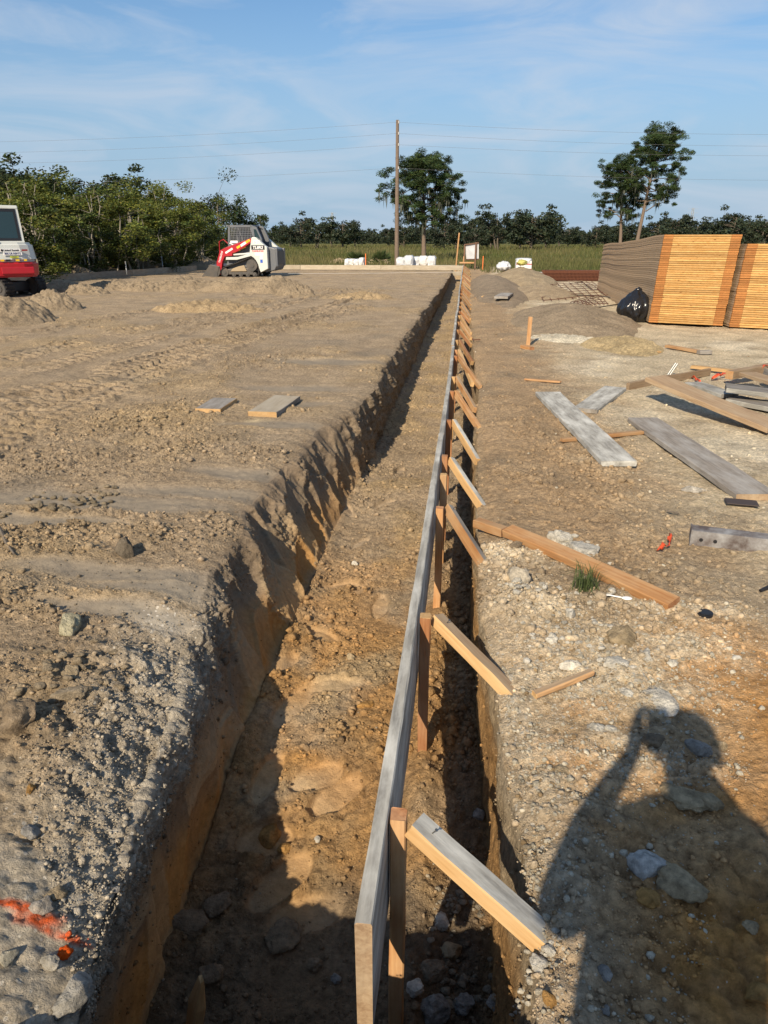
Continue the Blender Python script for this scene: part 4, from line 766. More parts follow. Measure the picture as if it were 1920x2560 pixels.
# ---- rebar
M_rust = plain('rust', (.145, .050, .024), .85, .1, dirt=.6, dirtc=(.08, .03, .018), scale=12, bump=.3)
pR = ground(1357, 703); e = empty('rebar_cage_bundle', (pR.x, pR.y, float(zbase(0, pR.y))), 0, 'bundle of rusty rebar cages lying behind the lumber stack', 'rebar cages')
Lr = 5.2
for q in range(3):
    y0_ = q * .33; b = B()
    for zz in (.05, .11, .17, .23, .29, .35, .41):
        for yy in (y0_, y0_ + .14, y0_ + .28): b.tube([(0, yy, zz), (Lr * .5, yy, zz + .012), (Lr, yy, zz - .005)], .013, 6)
    b.make('long_bars', M_rust, e); b = B()
    for k in range(88):
        xx = .06 + k * .058; b.tube([(xx, y0_ - .01, .03), (xx, y0_ + .29, .03), (xx, y0_ + .29, .43), (xx, y0_ - .01, .43), (xx, y0_ - .01, .03)], .011, 5)
    b.make('stirrups', M_rust, e)
for k, (c4, nx, ny, lab) in enumerate([(((1330, 715), (1478, 706), (1530, 742), (1360, 757)), 10, 7, 'rusty wire mesh sheet lying flat before the rebar cages'), (((1425, 762), (1490, 745), (1520, 765), (1440, 772)), 8, 4, 'smaller rusty mesh piece lying near the black bag')]):
    g = [ground(*q) for q in c4]; b = B()
    for i in range(nx + 1):
        u = i / nx; A_ = g[0].lerp(g[1], u); B_ = g[3].lerp(g[2], u); b.tube([A_ + Vector((0, 0, .05)), A_.lerp(B_, .5) + Vector((0, 0, .07 + .05 * math.sin(i))), B_ + Vector((0, 0, .04))], .009, 4)
    for j in range(ny + 1):
        v = j / ny; A_ = g[0].lerp(g[3], v); B_ = g[1].lerp(g[2], v); b.tube([A_ + Vector((0, 0, .062)), A_.lerp(B_, .5) + Vector((0, 0, .085)), B_ + Vector((0, 0, .06))], .009, 4)
    tag(b.make('wire_mesh', M_rust), lab, 'wire mesh')
M_hose = plain('black_pipe', (.03, .028, .026), .6, dirt=.5)
for k, (pts, lab) in enumerate([(((1375, 771), (1440, 770), (1500, 771), (1555, 762)), 'dark straight rod on the white ground left of the bag'), (((1425, 711), (1455, 706), (1480, 727), (1520, 726), (1545, 748)), 'black hose curving past the lumber stack'), (((1420, 740), (1480, 741), (1520, 745), (1540, 752)), 'second dark rod across the wire mesh')]):
    b = B(); g = [ground(*q) + Vector((0, 0, .03)) for q in pts]; b.tube(g, .016, 6); tag(b.make('pipe', M_hose, smooth=True), lab, 'pipe')

# ---- pallets of bags in plastic
M_film = plastic('clear_film', (.55, .56, .57), .3); M_film2 = plastic('milky_film', (.66, .64, .61), .35); M_red = plain('red_print', (.45, .02, .03), .5); M_bagw = plain('white_bag', (.72, .71, .68), .6, dirt=.2)
def lump_box(name, c, s, mat, seed, par=None, amp=.10):
    V, Fc = ico(4); q = np.sign(V) * np.abs(V) ** .45; q = q * (1 + amp * fbm(V[:, 0] * 2 + seed, V[:, 1] * 2, V[:, 2] * 2, 1.6, 3, seed))[:, None]
    return mk(name, q * np.array(s) / 2 + np.array(c), Fc, mat, par, smooth=True)
def wrapped(px0, px1, pt, yy, z0, label, seed, mats, bags=3):
    a_, b_ = gy(px0, pt, yy), gy(px1, pt, yy); w = b_.x - a_.x; h = a_.z - z0; e = empty('wrapped_pallet', ((a_.x + b_.x) / 2, yy, z0), 0, label, 'pallet', 'wrapped pallets beyond the far form')
    r = np.random.default_rng(seed)
    for k in range(bags): lump_box('bag', ((k + .5) / bags * w - w / 2, 0, h * (.5 if k % 2 else .42)), (w / bags * 1.15, 1.0, h * (1.0 if k == bags - 1 else r.uniform(.75, .95))), mats[k % len(mats)], seed + k, e, .16)
    b = B(); [b.box((-w / 2, -.5 + .4 * j, -.12), (w / 2, -.38 + .4 * j, -.02)) for j in range(3)]; b.make('pallet_base', M_brown, e); return e
wrapped(864, 911, 644, 46.0, -.05, 'low flat pallet of plastic bags left of a bright orange stake', 31, [M_film, M_film2], 4)
wrapped(993, 1033, 638, 45.6, -.05, 'rounded clear plastic wrapped load right of the utility pole', 35, [M_film, M_film], 2)
wrapped(1030, 1089, 637, 46.2, -.05, 'crumpled white plastic wrapped load before the pine trunk', 39, [M_film, M_film2], 3)
e = empty('wrapped_pallet', (0, 0, 0), 0, 'white block pallet with red lettering, wrapped in film, by the road', 'pallet')
a_ = gy(1290, 646, 36.2); b_ = gy(1329, 646, 36.2); w = b_.x - a_.x; h = a_.z + .2; e.location = ((a_.x + b_.x) / 2, 36.2, -.2)
b = B(); b.box((-w / 2, -.42, .22), (w / 2, .42, h - .1), bev=.05); b.make('bags', M_bagw, e); lump_box('film_cover', (0, 0, h - .12), (w * 1.02, .88, .28), M_film, 44, e, .12)
b = B(); b.box((-w / 2 + .03, -.40, .0), (w / 2 - .03, .40, .215), bev=.01); b.make('grey_base', M_film, e)
b = B()
for zz in (.30, .40, h - .26): b.box((-w / 2 + .01, -.432, zz), (w / 2 - .01, -.422, zz + .035))
b.make('stripe', M_red, e); text('lettering', 'L', .20, plain('dark_print', (.06, .02, .02), .5), frame((-.15, -.424, .56), (1, 0, 0), (0, 0, 1)), e, .003)
p = ground(1231, 668); V, Fc = ico(4); q = lumpbag(V, 9, .3) * np.array([.30, .35, .20]); o = mk('plastic_sheet', q + np.array([1.60, 33.4, .42]), Fc, M_film, smooth=True); tag(o, 'crumpled clear plastic on the tan heap beside the white board', 'plastic')
V, Fc = ico(3); q = lumpbag(V, 12, .4) * np.array([.22, .2, .12]); o = mk('plastic_sheet', q + np.array([2.30, 32.4, .60]), Fc, plain('yellow_plastic', (.45, .42, .12), .5), smooth=True); tag(o, 'small yellow green plastic scrap on top of the tan heap', 'plastic')

# ================================================================== TRACK LOADER
M_wp = plain('white_paint', (.56, .58, .55), .35, dirt=.22, dirtc=(.48, .40, .29), scale=2.2); M_rp = plain('red_paint', (.40, .010, .022), .35, dirt=.15, dirtc=(.30, .10, .06), scale=3)
M_gp = plain('grey_paint', (.115, .125, .14), .45, dirt=.25, dirtc=(.25, .21, .16), scale=3); M_rub = plain('track_rubber', (.03, .029, .029), .8, dirt=.25, dirtc=(.12, .095, .07), scale=5, spec=.2)
M_blk = plain('black_paint', (.012, .012, .014), .5); M_glass = glassy('dark_glass', (.02, .04, .045)); M_yel = plain('yellow_label', (.80, .50, .02), .5); M_blu = plain('blue_label', (.03, .10, .45), .5)
M_wl = plain('white_label', (.85, .85, .84), .5); M_steel = plain('worn_steel', (.09, .085, .08), .5, .5, dirt=.4, dirtc=(.22, .17, .12), scale=4)
def track_unit(par, pts, width, yc, rollers, pitch=.085, lug=.028):
    """closed belt over an outline in local x,z with cast lugs; wheels inside"""
    pts = [Vector((p[0], 0, p[1])) for p in pts]; n = len(pts); den = []
    for i in range(n):
        p, q = pts[i], pts[(i + 1) % n]; k = max(1, int((q - p).length / .05)); den += [p.lerp(q, j / k) for j in range(k)]
    for _ in range(3): den = [(den[i - 1] + den[i] * 2 + den[(i + 1) % len(den)]) / 4 for i in range(len(den))]
    m = len(den); cen = sum(den, Vector()) / m; V = []; Fc = []; th = .035
    for i in range(m):
        d = (den[(i + 1) % m] - den[i - 1]).normalized(); nr_2 = Vector((d.z, 0, -d.x));
        if nr_2.dot(den[i] - cen) < 0: nr_2 = -nr_2
        for q, yy in ((den[i], yc - width / 2), (den[i], yc + width / 2), (den[i] - nr_2 * th, yc + width / 2), (den[i] - nr_2 * th, yc - width / 2)): V.append((q.x, yy, q.z))
    for i in range(m):
        for j in range(4): Fc.append((i * 4 + j, i * 4 + (j + 1) % 4, ((i + 1) % m) * 4 + (j + 1) % 4, ((i + 1) % m) * 4 + j))
    b = B().add(V, Fc); acc = 0.0
    for i in range(m):
        d = den[(i + 1) % m] - den[i]; acc += d.length
        if acc >= pitch:
            acc = 0; d.normalize(); nn = Vector((d.z, 0, -d.x)); nn = nn if nn.dot(den[i] - cen) > 0 else -nn; c = den[i] + nn * lug / 2
            for sy in (-1, 1):
                Vb = [];
                for (s1, s2, s3) in [(a, bb, cc) for a in (-1, 1) for bb in (-1, 1) for cc in (-1, 1)]:
                    q = c + d * s1 * pitch * .26 + nn * s2 * lug / 2; Vb.append((q.x, yc + sy * width * .25 + s3 * width * .22, q.z))
                b.add(Vb, [(0, 1, 3, 2), (4, 6, 7, 5), (0, 4, 5, 1), (2, 3, 7, 6), (0, 2, 6, 4), (1, 5, 7, 3)])
    t = b.make('track', M_rub, par)
    for (wx_, wz, wr) in rollers:
        b = B(); b.cyl((wx_, yc, wz), (0, 1, 0), wr, width * .8, 20); b.cyl((wx_, yc, wz), (0, 1, 0), wr * .45, width * .92, 14); b.make('track_wheel', M_steel, t)
    return t
def sticker(par, name, M, w, h, mat, th=.004):
    V = [M @ Vector((sx * w / 2, sy * h / 2, sz)) for sz in (0, th) for sy in (-1, 1) for sx in (-1, 1)]
    return mk(name, V, [(0, 2, 3, 1), (4, 5, 7, 6), (0, 1, 5, 4), (2, 6, 7, 3), (0, 4, 6, 2), (1, 3, 7, 5)], mat, par)
TH = math.radians(176.6); fw = Vector((math.cos(TH), math.sin(TH), 0)); lf = Vector((-math.sin(TH), math.cos(TH), 0)); W0 = ground(671, 693)
L0 = W0 + fw * 1.30 - lf * .95; L0.z = float(zbase(0, W0.y)) - .02
ld = empty('track_loader', L0, TH, 'white compact track loader with red lift arms and caged grey cab', 'track loader')
YL, YR = .95, -.95
for sgn in (1, -1):
    yc = sgn * .73
    tr = track_unit(ld, [(1.12, .20), (1.06, .05), (.92, .0), (-.55, .0), (-.80, .10), (-.86, .32), (-.78, .66), (-.62, .86), (-.45, .93), (-.28, .88), (.30, .66), (.95, .46), (1.09, .36)], .42, yc, [(.92, .235, .20), (-.48, .56, .27), (-.60, .14, .10), (-.25, .13, .10), (.10, .13, .10), (.45, .13, .10)])
    b = B(); b.prism([(.85, .36), (.80, .12), (-.5, .12), (-.55, .30), (-.2, .42), (.5, .40)], yc - .14, yc + .14, bev=.02); b.make('track_frame', M_steel, ld)
    b = B(); b.prism([(-.22, .28), (.62, .26), (.5, .40), (.2, .50), (-.1, .56)], yc + sgn * .08, yc + sgn * .19, bev=.03); b.make('packed_soil', M_clodp if 'M_clodp' in globals() else plain('packed_sand', (.36, .28, .18), .95, dirt=.4, scale=9, bump=.8), tr)
    ya, yb = (.70, .95) if sgn > 0 else (-.95, -.70)
    b = B(); b.prism([(-.557, 1.78), (-.60, 1.815), (-.765, 1.815), (-1.196, 1.447), (-1.30, 1.38), (-1.30, .41), (-.93, .24), (-.86, .42), (-.82, .60), (-.74, .76), (-.62, .90), (-.45, 1.0), (-.43, 1.10), (-.46, 1.31), (-.52, 1.60)], ya, yb, bev=.018); sp = b.make('rear_side_panel', M_wp, ld)
    b = B(); b.prism([(.78, .915), (.80, .80), (.24, .80), (-.47, .975), (-.47, 1.09), (.20, .93)], ya + .03, yb - .03, bev=.01); b.make('side_rail', M_wp, ld)
    b = B(); b.tube([(.42, (ya + yb) / 2, 1.03), (-.5, (ya + yb) / 2, 1.09)], .045, 10); b.make('control_link', M_wp, ld)
    b = B(); b.tube([(.46, (ya + yb) / 2 - .01, 1.12), (.08, (ya + yb) / 2 - .01, 1.27)], .05, 10); b.tube([(.08, (ya + yb) / 2 - .01, 1.27), (-.22, (ya + yb) / 2 - .01, 1.39)], .028, 10); b.make('lift_cylinder', M_yel, ld)
    b = B(); b.prism([(-.53, 1.77), (-.545, 1.59), (.22, 1.16), (.44, 1.10), (.47, .97), (.84, .95), (.98, .70), (1.10, .13), (1.24, .12), (1.29, .50), (1.27, .69), (1.06, 1.22), (.75, 1.36), (.23, 1.53)], ya + .015, yb - .015, bev=.014); ar = b.make('lift_arm', M_rp, ld)
    if sgn > 0:
        yo = yb + .001
        dirx = Vector((-1, 0, 0))
        text('lettering', 'TAKEUCHI', .115, M_wl, frame((1.035, yo - .012, .93), (-.42, 0, .907), (-.907, 0, -.42)) if False else frame((1.035, yo - .012, .93), Vector((-.35, 0, .94)), Vector((.94, 0, .35))), ar, .003, sx=1.0, bold=.002)
        ax = Vector((-.87, 0, .49)); up_ = Vector((.49, 0, .87))
        sticker(ar, 'label_plate', frame((.60, yo - .014, 1.21), ax, up_), .42, .085, M_wl); text('lettering', 'United Rentals', .052, M_blk, frame((.60, yo - .008, 1.21), ax, up_), ar, .002)
        sticker(ar, 'label_plate', frame((.11, yo - .014, 1.385), ax, up_), .20, .10, M_yel); sticker(ar, 'label_plate', frame((-.14, yo - .014, 1.51), ax, up_), .30, .11, M_wl); sticker(ar, 'label_plate', frame((-.37, yo - .014, 1.635), ax, up_), .24, .10, M_yel); text('lettering', '11086', .06, M_blk, frame((-.37, yo - .008, 1.635), ax, up_), ar, .002)
        X_, Z_ = Vector((-1, 0, 0)), Vector((0, 0, 1))
        sticker(sp, 'name_plate', frame((-.86, yo - .001, 1.36), X_, Z_), .66, .20, M_blk); text('lettering', 'TL8R2', .175, M_wl, frame((-.85, yo + .004, 1.355), X_, Z_), sp, .003, sx=1.08, shear=.18, bold=.004)
        sticker(sp, 'label_plate', frame((-.82, yo - .001, 1.60), X_, Z_), .34, .13, M_wl); text('lettering', 'United\nRentals', .055, M_blk, frame((-.90, yo + .004, 1.60), X_, Z_), sp, .002)
        b = B(); b.cyl((-.715, yo + .003, 1.60), (0, 1, 0), .045, .006, 16); b.make('emblem', M_blk, sp); b = B(); b.cyl((-.705, yo + .006, 1.60), (0, 1, 0), .03, .008, 16); b.make('emblem', M_wl, sp)
        text('lettering', 'TAKEUCHI', .105, plain('red_letters', (.55, .03, .04), .5), frame((-.84, yo + .001, 1.195), X_, Z_), sp, .003, sx=1.12, bold=.003)
        sticker(sp, 'label_plate', frame((-.90, yo - .001, 1.065), X_, Z_), .42, .12, M_wl); sticker(sp, 'label_plate', frame((-1.0, yo - .001, .90), X_, Z_), .15, .10, M_wl); sticker(sp, 'label_plate', frame((-1.0, yo - .001, .745), X_, Z_), .12, .15, M_blu)
b = B(); b.prism([(-.95, 1.38), (-1.42, 1.36), (-1.62, 1.30), (-1.66, .55), (-1.55, .34), (-1.2, .26), (.75, .30), (.9, .55), (.75, .95), (-.5, 1.2)], -.68, .68, bev=.03); b.make('engine_body', M_gp, ld)
b = B(); b.box((-1.69, -.46, .58), (-1.655, .46, 1.22), bev=.01); gr = b.make('rear_grille', M_blk, ld); b = B()
for k in range(12): b.box((-1.70, -.43, .62 + k * .05), (-1.688, .43, .635 + k * .05))
b.make('grille_slats', M_gp, gr)
b = B(); b.box((-1.70, .50, .5), (-1.60, .66, 1.32), bev=.02); b.box((-1.70, -.66, .5), (-1.60, -.50, 1.32), bev=.02); b.make('rear_post', M_gp, ld)
b = B(); b.prism([(.52, 1.0), (.75, 1.53), (.68, 2.34), (-.45, 2.36), (-.72, 2.27), (-.95, 1.75), (-.98, 1.30), (-.5, 1.0)], -.60, -.54, bev=.012); b.box((.62, -.54, 2.27), (-.50, .54, 2.36), bev=.03); b.box((.68, -.6, 1.2), (.73, -.53, 2.3), bev=.01)
b.prism([(.68, 2.36), (.86, 2.37), (.68, 2.26)], -.55, .55); b.prism([(-.45, 2.35), (-.72, 2.26), (-.95, 1.75), (-.98, 1.35), (-.93, 1.35), (-.89, 1.73), (-.67, 2.2), (-.45, 2.28)], -.54, -.46); b.prism([(-.45, 2.35), (-.72, 2.26), (-.95, 1.75), (-.98, 1.35), (-.93, 1.35), (-.89, 1.73), (-.67, 2.2), (-.45, 2.28)], .46, .54)
for yy in (.54,):
    b.prism([(.76, 1.53), (.68, 2.34), (.60, 2.34), (.66, 1.53)], yy, yy + .06); b.prism([(.68, 2.36), (-.45, 2.36), (-.50, 2.26), (.66, 2.26)], yy, yy + .06); b.prism([(-.42, 2.36), (-.72, 2.27), (-.95, 1.75), (-.98, 1.3), (-.62, 1.3), (-.55, 1.75), (-.42, 2.15)], yy, yy + .06); b.prism([(.76, 1.55), (.70, 1.0), (-.6, 1.0), (-.6, 1.62), (-.1, 1.55)], yy, yy + .06)
cab = b.make('cab', M_gp, ld)
b = B(); b.prism([(-.58, 2.18), (-.70, 2.16), (-.88, 1.76), (-.62, 1.76)], .601, .606); b.make('rear_window', M_glass, cab)
b = B()
for k in range(15):
    xx = .62 - k * .078
    b.box((xx - .010, .555, 1.55), (xx + .010, .575, 2.27))
for k in range(9): zz = 1.58 + k * .08; b.box((.68, .556, zz - .010), (-.50, .576, zz + .010))
b.make('side_mesh', M_gp, cab)
b = B(); b.box((-.35, -.28, 1.0), (-.05, .28, 1.45), bev=.06); b.box((-.42, -.25, 1.4), (-.28, .25, 2.0), bev=.06); b.make('operator_seat', M_blk, ld)
b = B(); b.tube([(1.25, .5, 1.0), (1.23, .5, 1.62), (1.02, .5, 1.72), (.72, .5, 1.48)], .022, 8); b.make('guard_hoop', M_rp, ld)
b = B()
for k in range(4): b.tube([(1.0 - .07 * k, .42 - .06 * k, 1.25), (.95 - .05 * k, .4 - .05 * k, 1.45), (.75, .3, 1.40 - .03 * k), (.6, .2, 1.1)], .018, 6)
b.make('hydraulic_hoses', M_blk, ld)
b = B(); b.tube([(.66, .62, 1.55), (.35, .70, 1.42)], .022, 6); b.box((.62, .605, 1.56), (.26, .612, 1.66)); b.make('label_plate', M_wl, ld)
b = B(); b.prism([(1.12, .50), (1.58, .58), (1.62, .54), (1.30, .10), (2.05, .04), (2.08, .0), (1.24, .0), (1.10, .20)], -1.0, 1.0, bev=.01); b.prism([(1.14, .48), (1.6, .56), (2.05, .03), (1.28, .02)], 1.0, 1.025); b.prism([(1.14, .48), (1.6, .56), (2.05, .03), (1.28, .02)], -1.025, -1.0); b.make('bucket', M_steel, ld)

# ================================================================== EXCAVATOR
XC = Vector((-13.6, 20.9, float(zbase(0, 20.9)) - .03)); TE = math.radians(136.6)
XC.x += .06
ex = empty('mini_excavator', XC, TE, 'white and red mini excavator seen from behind at the left edge', 'excavator')
und = Matrix.Rotation(-TE, 4, 'Z') @ Matrix.Translation((-.38, 0, 0)) @ Matrix.Rotation(math.radians(-5), 4, 'Z')
def under(o): o.data.transform(und); [c.data.transform(und) for c in o.children]
for sg in (-1, 1):
    t = track_unit(ex, [(1.18, .30), (1.10, .08), (.95, .0), (-.95, .0), (-1.10, .08), (-1.18, .30), (-1.10, .50), (-.95, .60), (.95, .60), (1.10, .50)], .40, sg * .76, [(.90, .30, .24), (-.90, .30, .24), (.45, .13, .10), (0, .13, .10), (-.45, .13, .10)], .10, .03); under(t)
b = B(); b.box((-.85, -.6, .16), (.85, .6, .46), bev=.04); b.cyl((0, 0, .56), (0, 0, 1), .45, .22, 24); b.box((-1.41, -.95, .05), (-1.33, .95, .45), bev=.02); b.box((-1.35, -.5, .2), (-.8, -.35, .35)); b.box((-1.35, .35, .2), (-.8, .5, .35)); o = b.make('undercarriage', M_blk, ex); under(o)
def rnd(yw, xr, xf, n=9):                 # plan outline with a rounded rear
    pts = []
    for k in range(n + 1): a_ = math.pi / 2 + (math.pi) * k / n; pts.append((xr * .30 + (-xr * -1) * 0 + math.cos(a_) * abs(xr) * .70, math.copysign(abs(math.sin(a_)) ** .55, math.sin(a_)) * yw))
    return [(xf, yw)] + pts + [(xf, -yw)]
def deck(z0, z1, yw, xr, xf, mat, name, par, sh0=1.0, sh1=1.0, bev=.05):
    bm = bmesh.new(); P_ = rnd(yw, xr, xf); lo = [bm.verts.new((p[0] * sh0, p[1] * sh0, z0)) for p in P_]; hi_ = [bm.verts.new((p[0] * sh1, p[1] * sh1, z1)) for p in P_]
    bm.faces.new(lo[::-1]); bm.faces.new(hi_)
    for i in range(len(P_)): j = (i + 1) % len(P_); bm.faces.new((lo[i], lo[j], hi_[j], hi_[i]))
    bmesh.ops.recalc_face_normals(bm, faces=bm.faces[:]); bmesh.ops.bevel(bm, geom=[e_ for e_ in bm.edges if len(e_.link_faces) == 2 and e_.calc_face_angle(0) > .9], offset=bev, segments=3, affect='EDGES', clamp_overlap=True)
    return B().bm(bm).make(name, mat, par, smooth=False)
cw = deck(.62, 1.06, .95, -1.16, .75, M_rp, 'counterweight', ex, .97, 1.0)
hood = deck(1.064, 1.62, .93, -1.10, .55, M_wp, 'engine_hood', ex, 1.0, .93, .07)
b = B(); b.box((-1.175, -.62, .72), (-1.12, .30, .92), bev=.03); b.make('rear_recess', M_rp, cw)
b = B()
for k in range(2): b.box((-1.03, .50, .80 + .10 * k), (-.90, .93, .85 + .10 * k), bev=.01)
b.make('vent_slots', M_blk, cw)
Yd = Vector((0, -1, 0)); Zu = Vector((0, 0, 1)); xr = -1.075
sticker(hood, 'label_plate', frame((xr - .02, -.05, 1.40), Yd, Zu), .55, .085, M_wl, .012); text('lettering', 'United Rentals', .072, M_blk, frame((xr - .034, -.08, 1.40), Yd, Zu), hood, .002, bold=.002)
b = B(); b.cyl((xr - .034, .18, 1.40), (1, 0, 0), .034, .008, 14); b.make('emblem', M_blk, hood)
sticker(hood, 'label_plate', frame((xr - .02, -.10, 1.30), Yd, Zu), .52, .08, M_wl, .012); text('lettering', '800-UR-RENTS', .070, plain('navy_letters', (.02, .03, .12), .5), frame((xr - .034, -.10, 1.30), Yd, Zu), hood, .002, bold=.002)
sticker(hood, 'label_plate', frame((xr - .03, -.13, 1.205), Yd, Zu), .24, .055, plain('lime_label', (.50, .55, .08), .5), .012); text('lettering', '11090531', .042, M_blk, frame((xr - .044, -.13, 1.205), Yd, Zu), hood, .001)
for yy, w_, m_ in ((.22, .10, M_yel), (.06, .13, M_blk), (-.20, .10, M_yel), (-.42, .08, M_yel)): sticker(hood, 'label_plate', frame((xr - .05, yy, 1.115), Yd, Zu), w_, .055, m_, .012)
for yy in (.32, -.45): sticker(hood, 'tail_lamp', frame((xr - .012, yy, 1.40), Yd, Zu), .16, .045, plain('lamp_red', (.25, .01, .01), .3), .014)
b = B(); b.prism([(-1.10, 1.12), (-1.10, 1.16), (-.95, 1.32), (-.9, 1.12)], .50, .93); b.make('side_intake', M_blk, hood)
b = B(); b.cyl((-.92, .22, 1.655), (0, 0, 1), .065, .12, 14); b.make('exhaust_stub', M_blk, hood)
# cab on the left side
b = B()
A0, A1 = (-.62, 1.56), (-.42, 2.64)       # rear edge low, high (x,z)
F0, F1_ = (.85, .95), (.62, 2.60)
for y0_, y1_, s_ in ((-.62, -.54, 1), (.86, .94, 1)):
    b.prism([A0, A1, (A1[0] + .08, A1[1]), (A0[0] + .09, A0[1])], y0_, y1_); b.prism([F0, F1_, (F1_[0] - .07, F1_[1]), (F0[0] - .08, F0[1])], y0_, y1_)
b.prism([(A1[0] - .03, 2.58), (A1[0] - .0, 2.68), (F1_[0], 2.67), (F1_[0] + .05, 2.56)], -.63, .95, bev=.03); b.prism([(-.66, 1.40), (-.62, 1.66), (-.54, 1.66), (-.54, 1.40)], -.62, .94); b.prism([(.80, .95), (-.6, .95), (-.6, 1.35), (.75, 1.3)], .88, .94); b.prism([(.88, .90), (.86, 1.2), (.80, 1.2), (.82, .90)], -.62, .94)
cb_ = b.make('cab', M_wp, ex)
b = B(); b.prism([(-.60, 1.66), (-.435, 2.58), (-.425, 2.58), (-.59, 1.66)], -.54, .86); b.make('rear_window', M_glass, cb_)
b = B(); b.prism([(-.614, 1.66), (-.60, 1.74), (-.585, 1.74), (-.60, 1.66)], -.54, .86); b.prism([(-.455, 2.50), (-.435, 2.58), (-.42, 2.58), (-.44, 2.50)], -.54, .86); b.prism([(-.618, 1.66), (-.45, 2.58), (-.43, 2.58), (-.60, 1.66)], -.54, -.47); b.prism([(-.618, 1.66), (-.45, 2.58), (-.43, 2.58), (-.60, 1.66)], .79, .86); b.make('window_seal', M_blk, cb_)
b = B(); b.prism([(-.5, 1.4), (-.36, 2.55), (.55, 2.55), (.75, 1.3)], .90, .905); b.prism([(-.5, 1.66), (-.36, 2.55), (.55, 2.55), (.75, 1.3)], -.585, -.58); b.prism([(.80, 1.25), (.60, 2.55), (.59, 2.55), (.79, 1.25)], -.52, .85); b.make('side_glass', M_glass, cb_)
b = B(); b.box((-.42, .05, 1.2), (0, .6, 1.5), bev=.06); b.box((-.45, .08, 1.45), (-.3, .58, 2.1), bev=.06); b.make('operator_seat', M_blk, ex)
ex.scale = (.95, .95, .93)
# boom, stick and bucket reaching away, folded
b = B(); b.prism([(.7, .95), (1.0, 1.0), (2.0, 2.9), (2.9, 3.35), (2.85, 3.6), (1.8, 3.25), (.75, 1.35)], -.55, -.33, bev=.02); b.make('boom', M_rp, ex)
b = B(); b.prism([(2.8, 3.55), (3.0, 3.5), (3.35, 1.7), (3.2, 1.65)], -.54, -.34, bev=.02); b.make('stick', M_rp, ex)
b = B(); b.prism([(3.2, 1.7), (3.4, 1.6), (3.2, .9), (2.75, .8), (2.7, 1.05), (3.0, 1.2)], -.75, -.13, bev=.01); b.make('bucket', M_steel, ex)

# ================================================================== TREES AND FIELD
def leaf_arrays(cent, rad, per, size, r, shade=(.55, 1.25), up=.35, tint=None, asp=.55):
    """leaf-sized quads gathered in clumps; returns verts, faces, colours"""
    k = len(cent); n = k * per; c = np.repeat(np.asarray(cent, float), per, 0); R_ = np.repeat(np.asarray(rad, float).reshape(k, -1), per, 0)
    d = r.normal(size=(n, 3)); d /= np.linalg.norm(d, axis=1, keepdims=True); d *= r.random((n, 1)) ** .45; pos = c + d * R_
    t = r.normal(size=(n, 3)); t[:, 2] *= .6; t /= np.linalg.norm(t, axis=1, keepdims=True); nn = r.normal(size=(n, 3)) + np.array([0, 0, up]); b_ = np.cross(nn, t); b_ /= np.linalg.norm(b_, axis=1, keepdims=True)
    s = size * r.uniform(.6, 1.3, (n, 1)); t *= s; b_ *= s * asp
    V = np.stack([pos - t, pos + b_, pos + t, pos - b_], 1).reshape(-1, 3); Fq = np.arange(n * 4).reshape(n, 4)
    cc = np.repeat(r.uniform(*shade, (k, 1)), per, 0) * r.uniform(.75, 1.25, (n, 1)); hue = 1 + r.normal(0, .12, (n, 1)); C_ = np.hstack([cc * hue, cc, cc / hue])
    if tint is not None: C_ = C_ * np.asarray(tint)
    return V, Fq, np.repeat(C_, 4, 0)
def limb(b, p, q, r0, r1, r, n=5, wob=.12):
    p, q = Vector(p), Vector(q); L_ = (q - p).length; pts = [p.lerp(q, i / n) + Vector(r.normal(0, wob * L_ / n, 3)) * (0 if i in (0, n) else 1) for i in range(n + 1)]
    b.tube(pts, [r0 + (r1 - r0) * i / n for i in range(n + 1)], 6, cap=False); return pts
M_bark = plain('bark', (.13, .105, .08), .9, dirt=.6, dirtc=(.22, .20, .17), scale=6, bump=.6, spec=.1); M_barkp = plain('pale_bark', (.30, .27, .22), .9, dirt=.5, dirtc=(.16, .14, .11), scale=6, bump=.4, spec=.1)
M_pinebark = plain('pine_bark', (.20, .15, .115), .9, dirt=.6, dirtc=(.11, .085, .07), scale=7, bump=.7, spec=.1)
M_leaf_y = leafmat('young_leaves', (.13, .15, .033), .35); M_leaf_o = leafmat('oak_leaves', (.038, .055, .018), .2); M_leaf_m = leafmat('mid_leaves', (.072, .095, .025), .3); M_pine = leafmat('pine_needles', (.042, .066, .022), .2); M_moss = leafmat('hanging_moss', (.16, .165, .125), .3); M_far = leafmat('far_leaves', (.042, .056, .032), .15)
